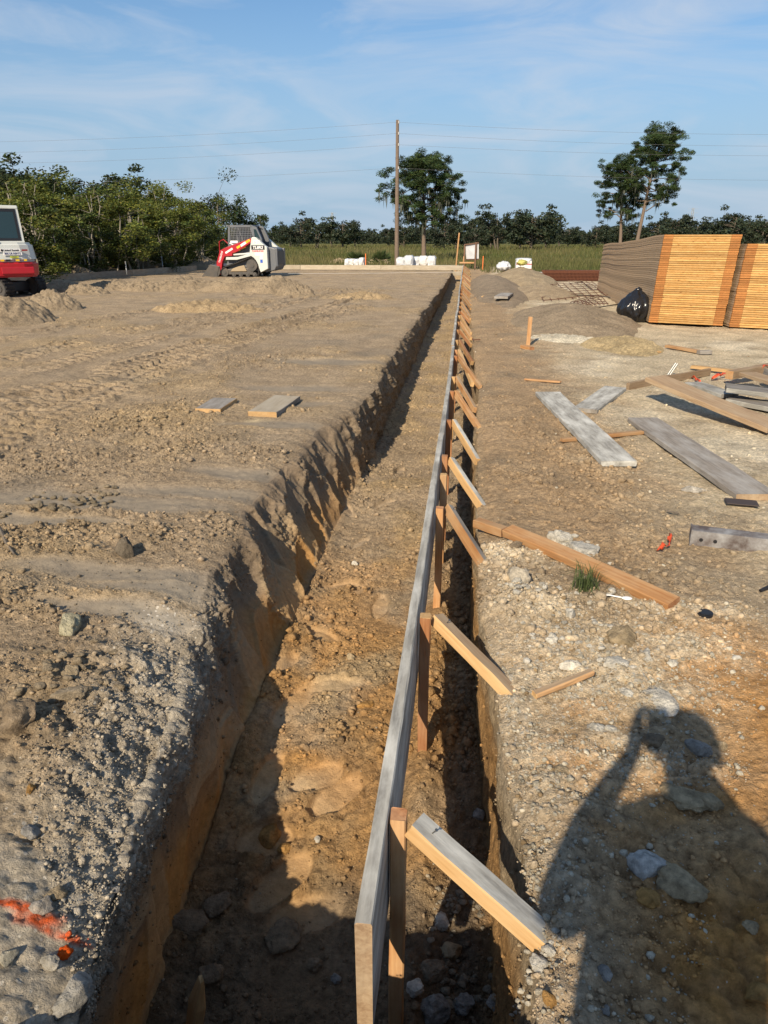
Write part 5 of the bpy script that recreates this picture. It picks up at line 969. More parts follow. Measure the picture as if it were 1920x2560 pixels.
def tree(name, h, cr, base, seed, mleaf, mbark, nclump, per, leaf, stems=1, spread=.25, shape='round', trunk_r=.12, moss=0, shade=(.55, 1.3), flat=.75, label=None, cat='tree', group=None, loc=(0, 0, 0), clr=.28):
    r = np.random.default_rng(seed); e = empty(name, loc, r.uniform(0, 6.28), label, cat, group); b = B(); tips = []
    for s_ in range(stems):
        a_ = r.uniform(0, 6.28); foot = Vector((math.cos(a_), math.sin(a_), 0)) * (0 if stems == 1 else r.uniform(.1, .5)); top = Vector((math.cos(a_) * cr * spread * (stems > 1) + r.normal(0, .06 * h), math.sin(a_) * cr * spread * (stems > 1) + r.normal(0, .03 * h), h * .86))
        pts = limb(b, foot - Vector((0, 0, .3)), top, trunk_r, trunk_r * .25, r, 7, .10)
        nb = max(3, nclump // (stems * 2))
        for k in range(nb):
            u = base + (1 - base) * (k + r.random()) / nb; p = pts[0].lerp(pts[-1], min(u, .98)); i = min(int(u * 7), 6); p = pts[i].lerp(pts[i + 1], u * 7 - i)
            v = (u - base) / (1 - base)
            if shape == 'round': ext = cr * (.45 + .75 * math.sin(math.pi * min(.98, .18 + v * .75)))
            elif shape == 'pine': ext = cr * (.55 + .55 * math.sin(math.pi * (.15 + .7 * v)))
            else: ext = cr * (1.0 - .35 * v)
            a2 = r.uniform(0, 6.28) if shape != 'pine' else k * 2.4 + r.normal(0, .4); q = p + Vector((math.cos(a2), math.sin(a2), r.uniform(.10, .55) * (1.1 - .4 * v))) * ext * r.uniform(.55, 1.0)
            lp = limb(b, p, q, trunk_r * .38 * (1 - .5 * v), trunk_r * .07, r, 4, .22); tips += [lp[-1], lp[-2]] if r.random() < .75 else [lp[-1]]
            if r.random() < .6:
                q2 = lp[-2] + Vector(r.normal(0, 1, 3)) * cr * .28; limb(b, lp[-2], q2, trunk_r * .12, trunk_r * .05, r, 3, .2); tips.append(q2)
    tips = tips[:nclump * 2] if len(tips) > nclump * 2 else tips
    b.make('trunk', mbark, e, smooth=True)
    T_ = np.array([t[:] for t in tips]); sz = cr * clr * r.uniform(.6, 1.25, (len(T_), 1)); R_ = np.hstack([sz, sz, sz * flat])
    V, Fq, C_ = leaf_arrays(T_, R_, per, leaf, r, shade); mk('crown', V, Fq, mleaf, e, col=C_)
    if moss:
        Vm = []; Fm = []; pick = T_[r.integers(0, len(T_), moss)]; n = 0
        for p in pick:
            L_ = r.uniform(.5, 1.6) * h * .07; p = p + r.normal(0, cr * .10, 3) - np.array([0, 0, cr * .08])
            for _ in range(5):
                o_ = r.normal(0, cr * .03, 3); w = r.uniform(.02, .05) * h * .08; ll = L_ * r.uniform(.5, 1.1); a2 = r.uniform(0, 3.14); d = np.array([math.cos(a2), math.sin(a2), 0]) * w
                Vm += [p + o_ - d, p + o_ + d, p + o_ + d * .7 - np.array([0, 0, ll * .6]), p + o_ - np.array([0, 0, ll]), p + o_ - d * .8 - np.array([0, 0, ll * .5])]; Fm.append([n, n + 1, n + 2, n + 3, n + 4]); n += 5
        tag(mk('hanging_moss', Vm, Fm, M_moss, e, col=np.full((len(Vm), 3), 1.0) * r.uniform(.6, 1.2, (len(Vm), 1))), kind='stuff')
    return e
def put(o, px, yy, sc=1.0, rz=None, zb=-.25, sz=None, label=None):
    d = ray(px, 600); o.location = (d[0] / d[1] * yy, yy, zb); o.scale = (sc, sc, sz or sc)
    if rz is not None: o.rotation_euler = (0, 0, rz)
    if label: o['label'] = label
    return o
r_ = np.random.default_rng(17)
GW = 'young trees along the thicket edge'; GB = 'tall trees standing behind the thicket'; GFO = 'dark oaks across the pasture'
LS = 'leafy young tree in the thicket edge behind the left sand piles'; LB = 'darker taller tree rising behind the thicket on the left'
saps = [tree('young_tree', 4.9, 1.75, .12, 700, M_leaf_y, M_barkp, 34, 150, .066, 3, .55, trunk_r=.055, shade=(.45, 1.45), label=LS, group=GW), tree('young_tree', 4.4, 1.6, .08, 701, M_leaf_m, M_barkp, 34, 150, .066, 3, .6, trunk_r=.05, shade=(.4, 1.4), label=LS, group=GW),
        tree('young_tree', 5.4, 1.6, .18, 702, M_leaf_y, M_barkp, 30, 150, .064, 2, .5, trunk_r=.055, shade=(.45, 1.4), label=LS, group=GW), tree('young_tree', 3.6, 1.7, .02, 703, M_leaf_m, M_barkp, 30, 150, .066, 4, .7, trunk_r=.04, shade=(.35, 1.2), label=LS, group=GW)]
talls = [tree('oak_tree', 9.2, 3.4, .38, 710, M_leaf_o, M_bark, 44, 120, .14, 1, trunk_r=.22, moss=16, shade=(.5, 1.5), label=LB, group=GB), tree('oak_tree', 8.6, 3.0, .42, 711, M_leaf_m, M_bark, 36, 120, .13, 2, .3, trunk_r=.2, moss=10, shade=(.5, 1.3), label=LB, group=GB), tree('oak_tree', 8.0, 3.6, .25, 712, M_leaf_o, M_bark, 50, 120, .15, 1, trunk_r=.24, moss=12, shade=(.55, 1.5), label=LB, group=GB)]
# (photo column, depth, scale)
fr = [(-40, 27, 1.0), (20, 29, .95), (75, 30.5, 1.05), (112, 31, 1.12), (150, 33, .85), (185, 34, .95), (228, 35, 1.1), (262, 36, 1.0), (290, 36.5, 1.08), (322, 38, .9), (352, 39, 1.12), (385, 40, 1.0), (412, 42, 1.1), (440, 44, 1.05), (462, 46, 1.12), (488, 49, 1.05), (505, 53, 1.0), (60, 33, 1.15), (200, 38, 1.2), (300, 41, 1.25), (380, 45, 1.3), (440, 50, 1.3), (130, 36, 1.15), (255, 40, 1.2), (480, 56, 1.2), (20, 34, 1.25)]
SPEC = {3: 'bright yellow green young tree standing out right of the excavator', 8: 'thin pale stemmed sapling with sparse leaves in front of the thicket', 10: 'young tree directly behind the tallest sand pile', 16: 'last young tree at the right end of the thicket, left of the loader'}
used = set()
for i, (px, yy, sc) in enumerate(fr):
    k = [1, 3, 1, 0, 3, 1, 0, 3, 2, 1, 0, 1, 0, 1, 0, 1, 0, 2, 2, 2, 2, 2, 2, 0, 2, 2][i]
    o = saps[k] if k not in used else dup(saps[k]); used.add(k); put(o, px, yy, sc, r_.uniform(0, 6.28), -.12, sc * r_.uniform(.62, .78), SPEC.get(i, LS))
bk = [(-60, 36, 1.0), (10, 40, 1.02), (55, 46, 1.02), (100, 48, .98), (150, 50, .80), (218, 55, 1.12), (300, 60, 1.18), (262, 58, .9), (350, 62, .82), (400, 64, .85), (445, 66, .8), (180, 52, .82), (30, 52, 1.1)]
used = set()
for i, (px, yy, sc) in enumerate(bk):
    k = [0, 2, 0, 1, 2, 1, 0, 2, 2, 1, 2, 2, 1][i]; o = talls[k] if k not in used else dup(talls[k]); used.add(k)
    put(o, px, yy, sc * .85, r_.uniform(0, 6.28), -.2, sc * .63, {5: 'tall open crowned oak above the thicket, left of a thinner one', 6: 'thin crowned oak beside the tallest one above the thicket'}.get(i, LB))
# undergrowth along the thicket foot
cs = []; rs = []
for k in range(420):
    t = r_.random(); px = -80 + 600 * t; yy = np.interp(px, [-80, 0, 250, 520], [28, 30.5, 37.5, 57]) + r_.uniform(0, 4); d = ray(px, 600); hh = r_.uniform(.2, 1.5); cs.append((d[0] / d[1] * yy, yy, hh - .1)); rs.append((.6, .6, .45))
V, Fq, C_ = leaf_arrays(cs, rs, 60, .085, r_, (.3, .9)); tag(mk('undergrowth', V, Fq, M_leaf_m, col=C_), 'tangled dark undergrowth at the foot of the thicket', 'undergrowth', kind='stuff')
# nearer single trees beyond the loader
o = tree('oak_tree', 8.6, 4.6, .10, 720, M_leaf_o, M_bark, 60, 130, .16, 1, trunk_r=.25, shade=(.5, 1.2), moss=14, label='dense dark round oak at the end of the thicket behind the loader', clr=.3); put(o, 547, 72, .66, 1, -.25)
o = tree('oak_tree', 7.4, 2.5, .35, 721, M_leaf_o, M_bark, 22, 90, .12, 1, trunk_r=.17, moss=30, shade=(.7, 1.5), label='sparse mossy tree right behind the cab of the loader', clr=.22); put(o, 652, 75, .62, 2, -.25)
# the two pines
def pine(name, h, cr, base, seed, label, loc, nbr, per, trunk_r, lean=0.0, moss=0, kink=0.0):
    r = np.random.default_rng(seed); e = empty(name, loc, 0, label, 'pine tree'); b = B(); pts = [Vector((lean * u ** 1.5 + kink * math.sin(u * 5), .2 * math.sin(u * 4), -.5 + (h + .1) * u)) for u in np.linspace(0, 1, 12)]
    b.tube(pts, [trunk_r * (1 - .8 * i / 11) for i in range(12)], 9, cap=False); cen = []; rd = []
    for k in range(nbr):
        u = base + (1 - base) * ((k + .5) / nbr) ** .9; i = min(int(u * 11), 10); p = pts[i].lerp(pts[i + 1], u * 11 - i); v = (u - base) / (1 - base); ext = cr * (math.sin(math.pi * (.22 + .72 * v)) ** .7) * r.uniform(.65, 1.12); a_ = k * 2.4 + r.normal(0, .3)
        q = p + Vector((math.cos(a_) * ext, math.sin(a_) * ext, ext * r.uniform(.05, .42))); lp = limb(b, p, q, trunk_r * .30 * (1 - .6 * v), trunk_r * .05, r, 5, .25)
        for j in range(2, 6):
            for _ in range(2):
                c = lp[j] + Vector(r.normal(0, 1, 3)) * cr * .09 + Vector((0, 0, cr * .05)); cen.append(c[:]); s_ = cr * r.uniform(.065, .125); rd.append((s_ * 1.2, s_ * 1.2, s_ * .7))
    for _ in range(16): c = pts[-1] + Vector(r.normal(0, 1, 3)) * cr * .2 - Vector((0, 0, cr * .12)); cen.append(c[:]); rd.append((cr * .17, cr * .17, cr * .10))
    b.make('trunk', M_pinebark, e, smooth=True); V, Fq, C_ = leaf_arrays(cen, rd, int(per * 2.0), .15 * cr / 3.6, r, (.4, 1.6), asp=.16); mk('crown', V, Fq, M_pine, e, col=C_)
    if moss:
        Vm = []; Fm = []; n = 0; low_ = [c for c in cen if c[2] < h * .72] or cen
        for _ in range(moss):
            p = np.array(low_[r.integers(len(low_))]); L_ = r.uniform(.4, 1.4)
            for _ in range(4):
                o_ = r.normal(0, .12, 3); a2 = r.uniform(0, 3.1); d = np.array([math.cos(a2), math.sin(a2), 0]) * r.uniform(.03, .07); ll = L_ * r.uniform(.5, 1.1)
                Vm += [p + o_ - d, p + o_ + d, p + o_ + d * .6 - np.array([0, 0, ll * .6]), p + o_ - np.array([0, 0, ll]), p + o_ - d * .7 - np.array([0, 0, ll * .5])]; Fm.append([n, n + 1, n + 2, n + 3, n + 4]); n += 5
        tag(mk('hanging_moss', Vm, Fm, M_moss, e, col=np.full((len(Vm), 3), .9)), kind='stuff')
    return e
d = ray(1060, 600); yp = 68.0; top = gy(1055, 374, yp).z
pine('pine_tree', top - .45, 3.6, .36, 731, 'broad round pine with hanging moss right of the utility pole', (d[0] / d[1] * yp, yp, -.25), 38, 70, .24, lean=-.2, moss=110)
yp = 92.0; d = ray(1590, 600); top = gy(1618, 320, yp).z
pine('pine_tree', top - .2, 4.1, .40, 732, 'taller leaning pine above the lumber stack, right of a shorter one', (d[0] / d[1] * yp, yp, -.25), 36, 66, .26, lean=1.6, moss=70, kink=.12)
d = ray(1556, 600); top = gy(1545, 400, yp).z
pine('pine_tree', top + .25, 3.5, .40, 733, 'shorter pine leaning left beside the taller one over the stack', (d[0] / d[1] * yp, yp + 1, -.25), 28, 62, .24, lean=-.9, moss=80, kink=.1)
# oaks across the pasture
fo = [tree('oak_tree', 9.0, 4.4, .22, 740, M_far, M_bark, 56, 60, .30, 1, trunk_r=.3, moss=40, shade=(.5, 1.35), label='dark oak in the tree line across the pasture', group=GFO, clr=.3), tree('oak_tree', 8.4, 4.8, .16, 741, M_far, M_bark, 62, 60, .32, 1, trunk_r=.32, shade=(.55, 1.3), label='dark oak in the tree line across the pasture', group=GFO, clr=.3), tree('oak_tree', 9.6, 4.0, .30, 742, M_far, M_bark, 46, 60, .28, 2, .3, trunk_r=.26, moss=50, shade=(.5, 1.4), label='dark oak in the tree line across the pasture', group=GFO, clr=.27)]
FO = [(752, 542, 140, 0), (790, 556, 150, 2), (725, 560, 165, 1), (855, 549, 150, 1), (830, 566, 170, 2), (700, 572, 190, 0), (1010, 560, 150, 1), (970, 570, 170, 0), (1110, 548, 130, 0), (1165, 545, 128, 2), (1140, 556, 140, 1), (1185, 560, 120, 0), (1205, 575, 160, 1), (1245, 531, 125, 2), (1228, 548, 140, 0), (1330, 522, 128, 1), (1300, 540, 140, 1), (1365, 545, 150, 0), (1420, 566, 170, 1), (1455, 575, 185, 0), (1400, 570, 180, 2), (1490, 562, 150, 0), (1520, 560, 160, 1), (1570, 558, 140, 1), (1640, 552, 140, 0), (1690, 538, 150, 1), (1740, 556, 140, 2), (1790, 548, 135, 1), (1828, 530, 130, 0), (1870, 545, 140, 1), (1905, 542, 130, 2), (1950, 540, 135, 1), (1995, 535, 130, 0), (670, 578, 210, 1), (610, 572, 200, 0), (640, 580, 220, 2), (905, 580, 230, 1), (930, 578, 240, 0), (1060, 565, 180, 1), (1720, 550, 150, 0), (1665, 560, 170, 2), (1850, 552, 160, 0), (1540, 566, 190, 0), (1610, 566, 180, 2)]
used = set(); FS = {0: 'dark mossy oak left of the palm across the pasture', 3: 'round oak beside the palm across the pasture', 13: 'moss hung oak, left of the close pair right of the white board', 15: 'broad dark oak, right of the close pair right of the white board', 28: 'tall oak above the right lumber stack'}
for i, (px, pt, yy, k) in enumerate(FO):
    o = fo[k] if k not in used else dup(fo[k]); used.add(k); h0 = [9.0, 8.4, 9.6][k] * 1.0; h = gy(px, pt, yy).z + .25; s_ = h / h0
    put(o, px, yy, s_ * r_.uniform(1.0, 1.25), r_.uniform(0, 6.28), -.25, s_, FS.get(i, 'dark oak in the tree line across the pasture'))
e = empty('palm_tree', (0, 0, 0), 0, 'single cabbage palm with a bare trunk across the pasture', 'palm tree'); b = B(); b.tube([(0, 0, -.3), (.1, 0, 3.2), (0, 0, 5.2)], [.2, .17, .18], 8); b.make('trunk', M_bark, e)
cs = []; b = B()
for k in range(44):
    a_ = r_.uniform(0, 6.28); el = r_.uniform(-.6, 1.2); pts = [Vector((0, 0, 5.2)) + Vector((math.cos(a_) * math.cos(el) * t * 1.7, math.sin(a_) * math.cos(el) * t * 1.7, math.sin(el) * t * 1.7 - .9 * t * t)) for t in (0, .5, 1.0)]
    sd = Vector((-math.sin(a_), math.cos(a_), 0)) * .26; b.add([pts[0], pts[1] + sd, pts[2], pts[1] - sd], [(0, 1, 2, 3)])
o = b.make('crown', M_far, e); ca = o.data.color_attributes.new('Col', 'FLOAT_COLOR', 'POINT'); ca.data.foreach_set('color', np.ones(len(o.data.vertices) * 4, np.float32)); put(e, 887, 150, 1.0, 0); e.scale = [(gy(887, 558, 150).z + .25) / 6.4] * 3
# the far wood behind everything
cs = []; rs = []
for k in range(2200):
    a_ = r_.uniform(-.85, .75); yy = r_.uniform(250, 300); xx = math.tan(a_) * yy; hh = (3.4 + 2.2 * pn(np.array([xx * .03]), np.array([3.0]), 0, 5)[0] + 1.5 * pn(np.array([xx * .12]), np.array([7.0]), 0, 6)[0]); cs.append((xx, yy, r_.uniform(0, 1) * hh)); rs.append((2.6, 2.0, 1.5))
V, Fq, C_ = leaf_arrays(cs, rs, 22, .55, r_, (.5, 1.2)); tag(mk('woods', V, Fq, M_far, col=C_), 'low dark far wood closing the horizon', 'woods', kind='stuff')
# grass of the pasture
def blades(n, seed, yr, side, hgt, colfn, name, label):
    r = np.random.default_rng(seed); yy = yr[0] * (yr[1] / yr[0]) ** (r.random(n) ** .9); a_ = r.uniform(-.72, .50, n); xx = np.tan(a_) * yy
    k = side(xx, yy); xx, yy = xx[k], yy[k]; n = len(xx); sc = np.clip(yy / 60, .75, 3.0); patch = fbm(xx, yy * .6, 0, .12, 3, seed); h = hgt * r.uniform(.5, 1.1, n) * (1 + .5 * patch); w = .022 * sc * r.uniform(.7, 1.4, n); an = r.uniform(0, 3.14, n); dx_, dy_ = np.cos(an) * w, np.sin(an) * w; lx, ly = r.normal(0, .22, n) * h, r.normal(0, .15, n) * h
    z0 = np.full(n, -.27); V = np.stack([np.stack([xx - dx_, yy - dy_, z0], 1), np.stack([xx + dx_, yy + dy_, z0], 1), np.stack([xx + dx_ * .6 + lx * .5, yy + dy_ * .6 + ly * .5, z0 + h * .6], 1), np.stack([xx + lx, yy + ly, z0 + h], 1)], 1).reshape(-1, 3)
    C_ = colfn(patch, r, n); return tag(mk(name, V, np.arange(n * 4).reshape(n, 4), M_grassb, col=np.repeat(C_, 4, 0)), label, 'grass', kind='stuff')
M_grassb = leafmat('grass_blades', (1, 1, 1), .35, .7)
def gcol(p, r, n):
    m = np.clip(.5 + 1.1 * p + r.normal(0, .18, n), 0, 1)[:, None]; return (np.array([.095, .115, .03]) * (1 - m) + np.array([.20, .175, .075]) * m) * r.uniform(.6, 1.25, (n, 1))
blades(70000, 81, (47, 210), lambda x_, y_2: (x_ < 2) | (y_2 > 44), .55, gcol, 'grass', 'tall green and straw coloured pasture grass beyond the pad')
blades(26000, 82, (41.2, 60), lambda x_, y_2: x_ > .8, .42, gcol, 'grass', 'pasture grass beyond the concrete road on the right')
blades(12000, 83, (44.6, 50), lambda x_, y_2: x_ < 1.0, .26, lambda p, r, n: gcol(p - .5, r, n) * .9, 'grass', 'short green grass just behind the far form boards')
# palmettos
def palmetto(px, yy, s_, seed, label):
    r = np.random.default_rng(seed); e = empty('palmetto_bush', (0, 0, 0), 0, label, 'palmetto', 'palmettos behind the far form'); b = B()
    for k in range(46):
        a_ = r.uniform(0, 6.28); el = r.uniform(.25, 1.4); L_ = r.uniform(.7, 1.15); t = Vector((math.cos(a_) * math.cos(el), math.sin(a_) * math.cos(el), math.sin(el))); c = t * L_ * .6
        for j in range(9):
            ph = (j - 4) * .26; sd = t.cross(Vector((0, 0, 1))).normalized(); dd = (t * math.cos(ph) + sd * math.sin(ph)).normalized(); wv = dd.cross(t.orthogonal()).normalized() * .02; q = c + dd * L_ * .5; b.add([c, c + dd * L_ * .25 + wv, q, c + dd * L_ * .25 - wv], [(0, 1, 2, 3)])
        b.tube([(0, 0, 0), c], .008, 4)
    o = b.make('fronds', M_leaf_o, e); ca = o.data.color_attributes.new('Col', 'FLOAT_COLOR', 'POINT'); ca.data.foreach_set('color', np.ones(len(o.data.vertices) * 4, np.float32) * 1.3); b = B(); b.cyl((0, 0, -.05), (0, 0, 1), .12, .3, 8); b.make('stem', M_bark, e); put(e, px, yy, s_, r.uniform(0, 6), -.25)
palmetto(890, 54, .95, 1, 'dark palmetto bush left of the bright orange stake'); palmetto(953, 55, 1.0, 2, 'dark palmetto bush left of the utility pole base')
# utility pole and wires
yp = 53.0; dpx = ray(992, 600); xp = dpx[0] / dpx[1] * yp; ztop = gy(992, 300, yp).z
e = empty('utility_pole', (xp, yp, -.25), 0, 'tall bare wooden utility pole left of the round pine', 'utility pole'); b = B(); b.tube([(0, 0, -.3), (0, 0, 4), (0, 0, ztop + .25)], [.155, .135, .10], 12); b.make('pole', M_pinebark, e)
wz = [gy(992, q, yp).z for q in (306, 334, 362, 420)]
for z_ in wz: b = B(); b.cyl((.10, -.12, z_ + .25), (0, 0, 1), .045, .16, 8); b.make('insulator', plain('porcelain', (.45, .44, .42), .3), e)
M_wire = plain('wire', (.10, .10, .105), .5)
for k, (ql, qr) in enumerate([(355, 337), (382, 366), (409, 390), (460, 451)]):
    dl, dr = ray(0, ql), ray(1920, qr); xl_, xr_ = dl[0] / dl[1] * yp, dr[0] / dr[1] * yp; zl_, zr_ = gy(0, ql, yp).z, gy(1920, qr, yp).z; b = B(); pts = []
    for (xe, ze, s_) in ((xl_, zl_, -1), (xr_, zr_, 1)):
        D_ = xe - xp; span = 62.0 * s_; z1 = wz[k] - .0; a_ = ((ze - wz[k]) / D_ - (z1 - wz[k]) / span) / (D_ - span); bb = (z1 - wz[k]) / span - a_ * span
        seg_ = [(xp + u * span, yp - .1, wz[k] + a_ * (u * span) ** 2 + bb * u * span) for u in np.linspace(0, 1, 22)]; pts = (seg_[::-1] if s_ < 0 else pts + seg_[1:]) if s_ < 0 else pts + seg_[1:]
    b.tube(pts, .0065, 4); tag(b.make('power_line', M_wire), ['topmost overhead wire on the utility pole', 'second overhead wire from the top of the pole', 'third overhead wire from the top of the pole', 'lowest overhead wire on the utility pole'][k], 'power line')
# far lattice towers
for px, pt, yy, lab in [(832, 531, 520, 'faint lattice tower above the oaks left of the pole'), (1722, 520, 560, 'faint lattice tower above the oaks behind the lumber stack')]:
    h = gy(px, pt, yy).z + .3; b = B(); hw = h * .13
    for sx_ in (-1, 1):
        for sy_ in (-1, 1): b.tube([(sx_ * hw, sy_ * hw, 0), (sx_ * hw * .3, sy_ * hw * .3, h * .6), (sx_ * hw * .2, sy_ * hw * .2, h)], .12, 4)
    for k in range(7):
        z0, z1 = h * k / 7, h * (k + 1) / 7; w0 = np.interp(z0 / h, [0, .6, 1], [hw, hw * .3, hw * .2]); w1 = np.interp(z1 / h, [0, .6, 1], [hw, hw * .3, hw * .2])
        for s_ in (-1, 1): b.tube([(s_ * w0, -w0, z0), (-s_ * w1, -w1, z1)], .07, 4); b.tube([(s_ * w0, w0, z0), (-s_ * w1, w1, z1)], .07, 4)
    for q in (.72, .85, .97): b.tube([(-h * .16, 0, h * q), (h * .16, 0, h * q)], .10, 4)
    o = b.make('lattice_tower', plain('tower_steel', (.30, .32, .34), .6)); tag(o, lab, 'power tower'); put(o, px, yy)

# ================================================================== STONES, SCRAPS, GRASS TUFT
LIME = (.70, .65, .55); GREYR = (.36, .34, .31); TANR = (.44, .34, .21); ORR = (.46, .26, .09); BRN = (.26, .20, .135)
def stone(px, py, rpx, colr, label, seed, z=0.0, sq=(1, .8, .75), sink=.35, sub=4, rough=.42, facet=6, name='rock', cat='rock'):
    p, n = surf(px, py, z); dist = (p - Vector((0, 0, CH))).length; r_m = rpx * dist / F_; V, Fc = rock_shape(sub, seed, rough, facet)
    V = V * (1 + .05 * fbm(V[:, 0], V[:, 1], V[:, 2], 7, 4, seed))[:, None]; a_ = seed * 1.7; V = V * np.array(sq) * r_m * 1.12; V = np.stack([V[:, 0] * math.cos(a_) - V[:, 1] * math.sin(a_), V[:, 0] * math.sin(a_) + V[:, 1] * math.cos(a_), V[:, 2]], 1)
    c = np.array(colr)[None] * (1 + .18 * fbm(V[:, 0], V[:, 1], V[:, 2], 3 / max(r_m, .01) * .5, 3, seed))[:, None]
    o = mk(name, V, Fc, M_rock, col=np.hstack([c, np.zeros((len(c), 1))]), smooth=True); o.location = p + Vector((0, 0, r_m * sq[2] * (1 - 2 * sink) * .9)); return tag(o, label, cat)
RK = [(1556, 1600, 33, TANR, 'large tan stone with a chalky cap on the right bank', (1, .9, .8)), (1538, 1667, 26, LIME, 'rounded white stone just below the large tan stone', (1.1, .9, .6)), (1652, 1757, 38, LIME, 'big flat white slab of limestone above the shadow', (1.2, .8, .35)), (1490, 1824, 20, LIME, 'pointed white stone left of the shadowed phone arm', (.9, 1, .5)),
      (1524, 1828, 13, LIME, 'small oval white stone beside the pointed white stone', (1, .7, .6)), (1749, 1874, 24, GREYR, 'smooth grey stone at the right edge of the shadow', (.9, 1.1, .8)), (1633, 1865, 22, BRN, 'squarish brown clod inside the shadow', (1, .9, .6)), (1407, 1930, 21, TANR, 'rounded tan stone in the sandy patch left of the shadow', (1.1, .9, .5)), (1715, 1995, 42, TANR, 'broad flat tan stone in the middle of the shadow', (1.2, .8, .35)),
      (1616, 1651, 20, LIME, 'white stone right of the rounded white one', (1.1, .8, .6)), (1427, 1667, 21, LIME, 'white chunk just above the thin tapering stick', (1.1, .8, .6)), (1425, 1545, 15, LIME, 'white lump at the top of the pale gravel', (1, .9, .8)), (1376, 1604, 13, LIME, 'small white lump near the right lip', (1, .9, .8)), (1625, 2164, 34, (.58, .56, .52), 'large white egg shaped rock lying in the shadow', (.85, 1.15, .85)),
      (1511, 2425, 16, GREYR, 'grey white stone at the bottom of the right bank', (1, .9, .7)), (1708, 2196, 44, TANR, 'tan clay lump right of the white egg shaped rock', (1, .95, .5)), (1627, 2240, 23, ORR, 'blocky orange clod below the white egg shaped rock', (1, .9, .8)), (1338, 2378, 21, LIME, 'white lump at the lip near the nearest brace foot', (1, .9, .8)), (1372, 2362, 13, LIME, 'small white lump right of the lip lump', (.9, .9, .8)), (1382, 2482, 15, ORR, 'small orange stone near the bottom right lip', (1, .9, .8)),
      (1512, 2520, 9, GREYR, 'little pale pebble at the bottom of the shadow', (1, .9, .7)), (1770, 2000, 26, TANR, 'tan clod at the right of the shadow middle', (1, .8, .6)), (1800, 1862, 14, TANR, 'round tan clod beside the smooth grey stone', (1, .9, .8)), (1900, 2450, 26, ORR, 'orange clay clod at the bottom right corner', (1.2, .8, .6)), (1880, 2310, 14, TANR, 'small tan clod at the right edge', (1, .9, .7)), (1680, 1665, 12, LIME, 'small white stone on the gravel right side', (1, .8, .6)), (1560, 1740, 14, LIME, 'pale stone amid gravel above the flat slab', (1.1, .8, .6)), (1840, 1650, 9, LIME, 'tiny white stone on the orange soil', (1.2, .8, .6)),
      (1400, 1352, 30, LIME, 'left of two white crumbly lumps behind the long two by four', (1.2, .8, .7)), (1455, 1385, 32, LIME, 'right of two white crumbly lumps behind the long two by four', (1.2, .9, .6)), (1298, 1465, 30, (.56, .49, .38), 'pale crumbly lump on the lip left of the grass tuft', (1, .9, .8)), (1292, 1385, 14, BRN, 'dark round clod at the lip below the short orange block', (1, .9, .9)), (1527, 1490, 9, LIME, 'small white pebble left of the plastic spoon', (1, .8, .7)), (1703, 1508, 9, LIME, 'white pebble by the end of the long two by four', (1, .8, .7)), (1735, 1224, 18, (.52, .47, .39), 'flat pale stone on the right yard', (1.3, .8, .45)), (1400, 1475, 9, LIME, 'white pebble below the grass tuft', (1, .8, .7)),
      (172, 1578, 29, (.60, .54, .36), 'yellowish white rock standing on the left pad', (.85, .9, 1.0)), (62, 1818, 40, (.31, .235, .155), 'big rounded brown boulder on the left edge', (1.1, .9, .8)), (181, 1748, 29, (.36, .29, .20), 'flat brown stone right of the big boulder', (1.2, .8, .5)), (185, 1692, 19, TANR, 'tan stone above the flat brown stone', (1.2, .9, .8)), (312, 1390, 27, (.22, .18, .13), 'dark slab of soil tipped up on the scraped pad', (.6, 1, 1.1)), (79, 2074, 18, GREYR, 'smooth grey pebble on the near left bank', (1, .8, .7)), (93, 2248, 22, (.52, .46, .38), 'pale stone above the orange paint', (1, .9, .8)), (180, 2421, 34, (.50, .47, .41), 'tall pale rock at the lip below the orange paint', (.75, 1.2, .9)), (164, 2324, 13, (.85, .12, .012), 'small lump sprayed fully orange', (1, .9, .8)), (110, 2360, 17, (.52, .48, .40), 'pale stone under the paint line', (1.2, .8, .7)), (10, 2375, 17, (.52, .47, .36), 'pale yellow stone at the left edge under the paint', (1, 1, .8)), (60, 1170 + 210, 0, None, '', None),
      (75, 1330, 0, None, '', None), (325, 2140, 9, GREYR, 'small grey pebble on the left bank crest', (1, .8, .8)), (75, 1985, 12, ORR, 'little orange stone on the near left bank', (1, .8, .8)), (125, 2205, 17, TANR, 'tan lump just left above the pale stone', (1.1, .9, .7))]
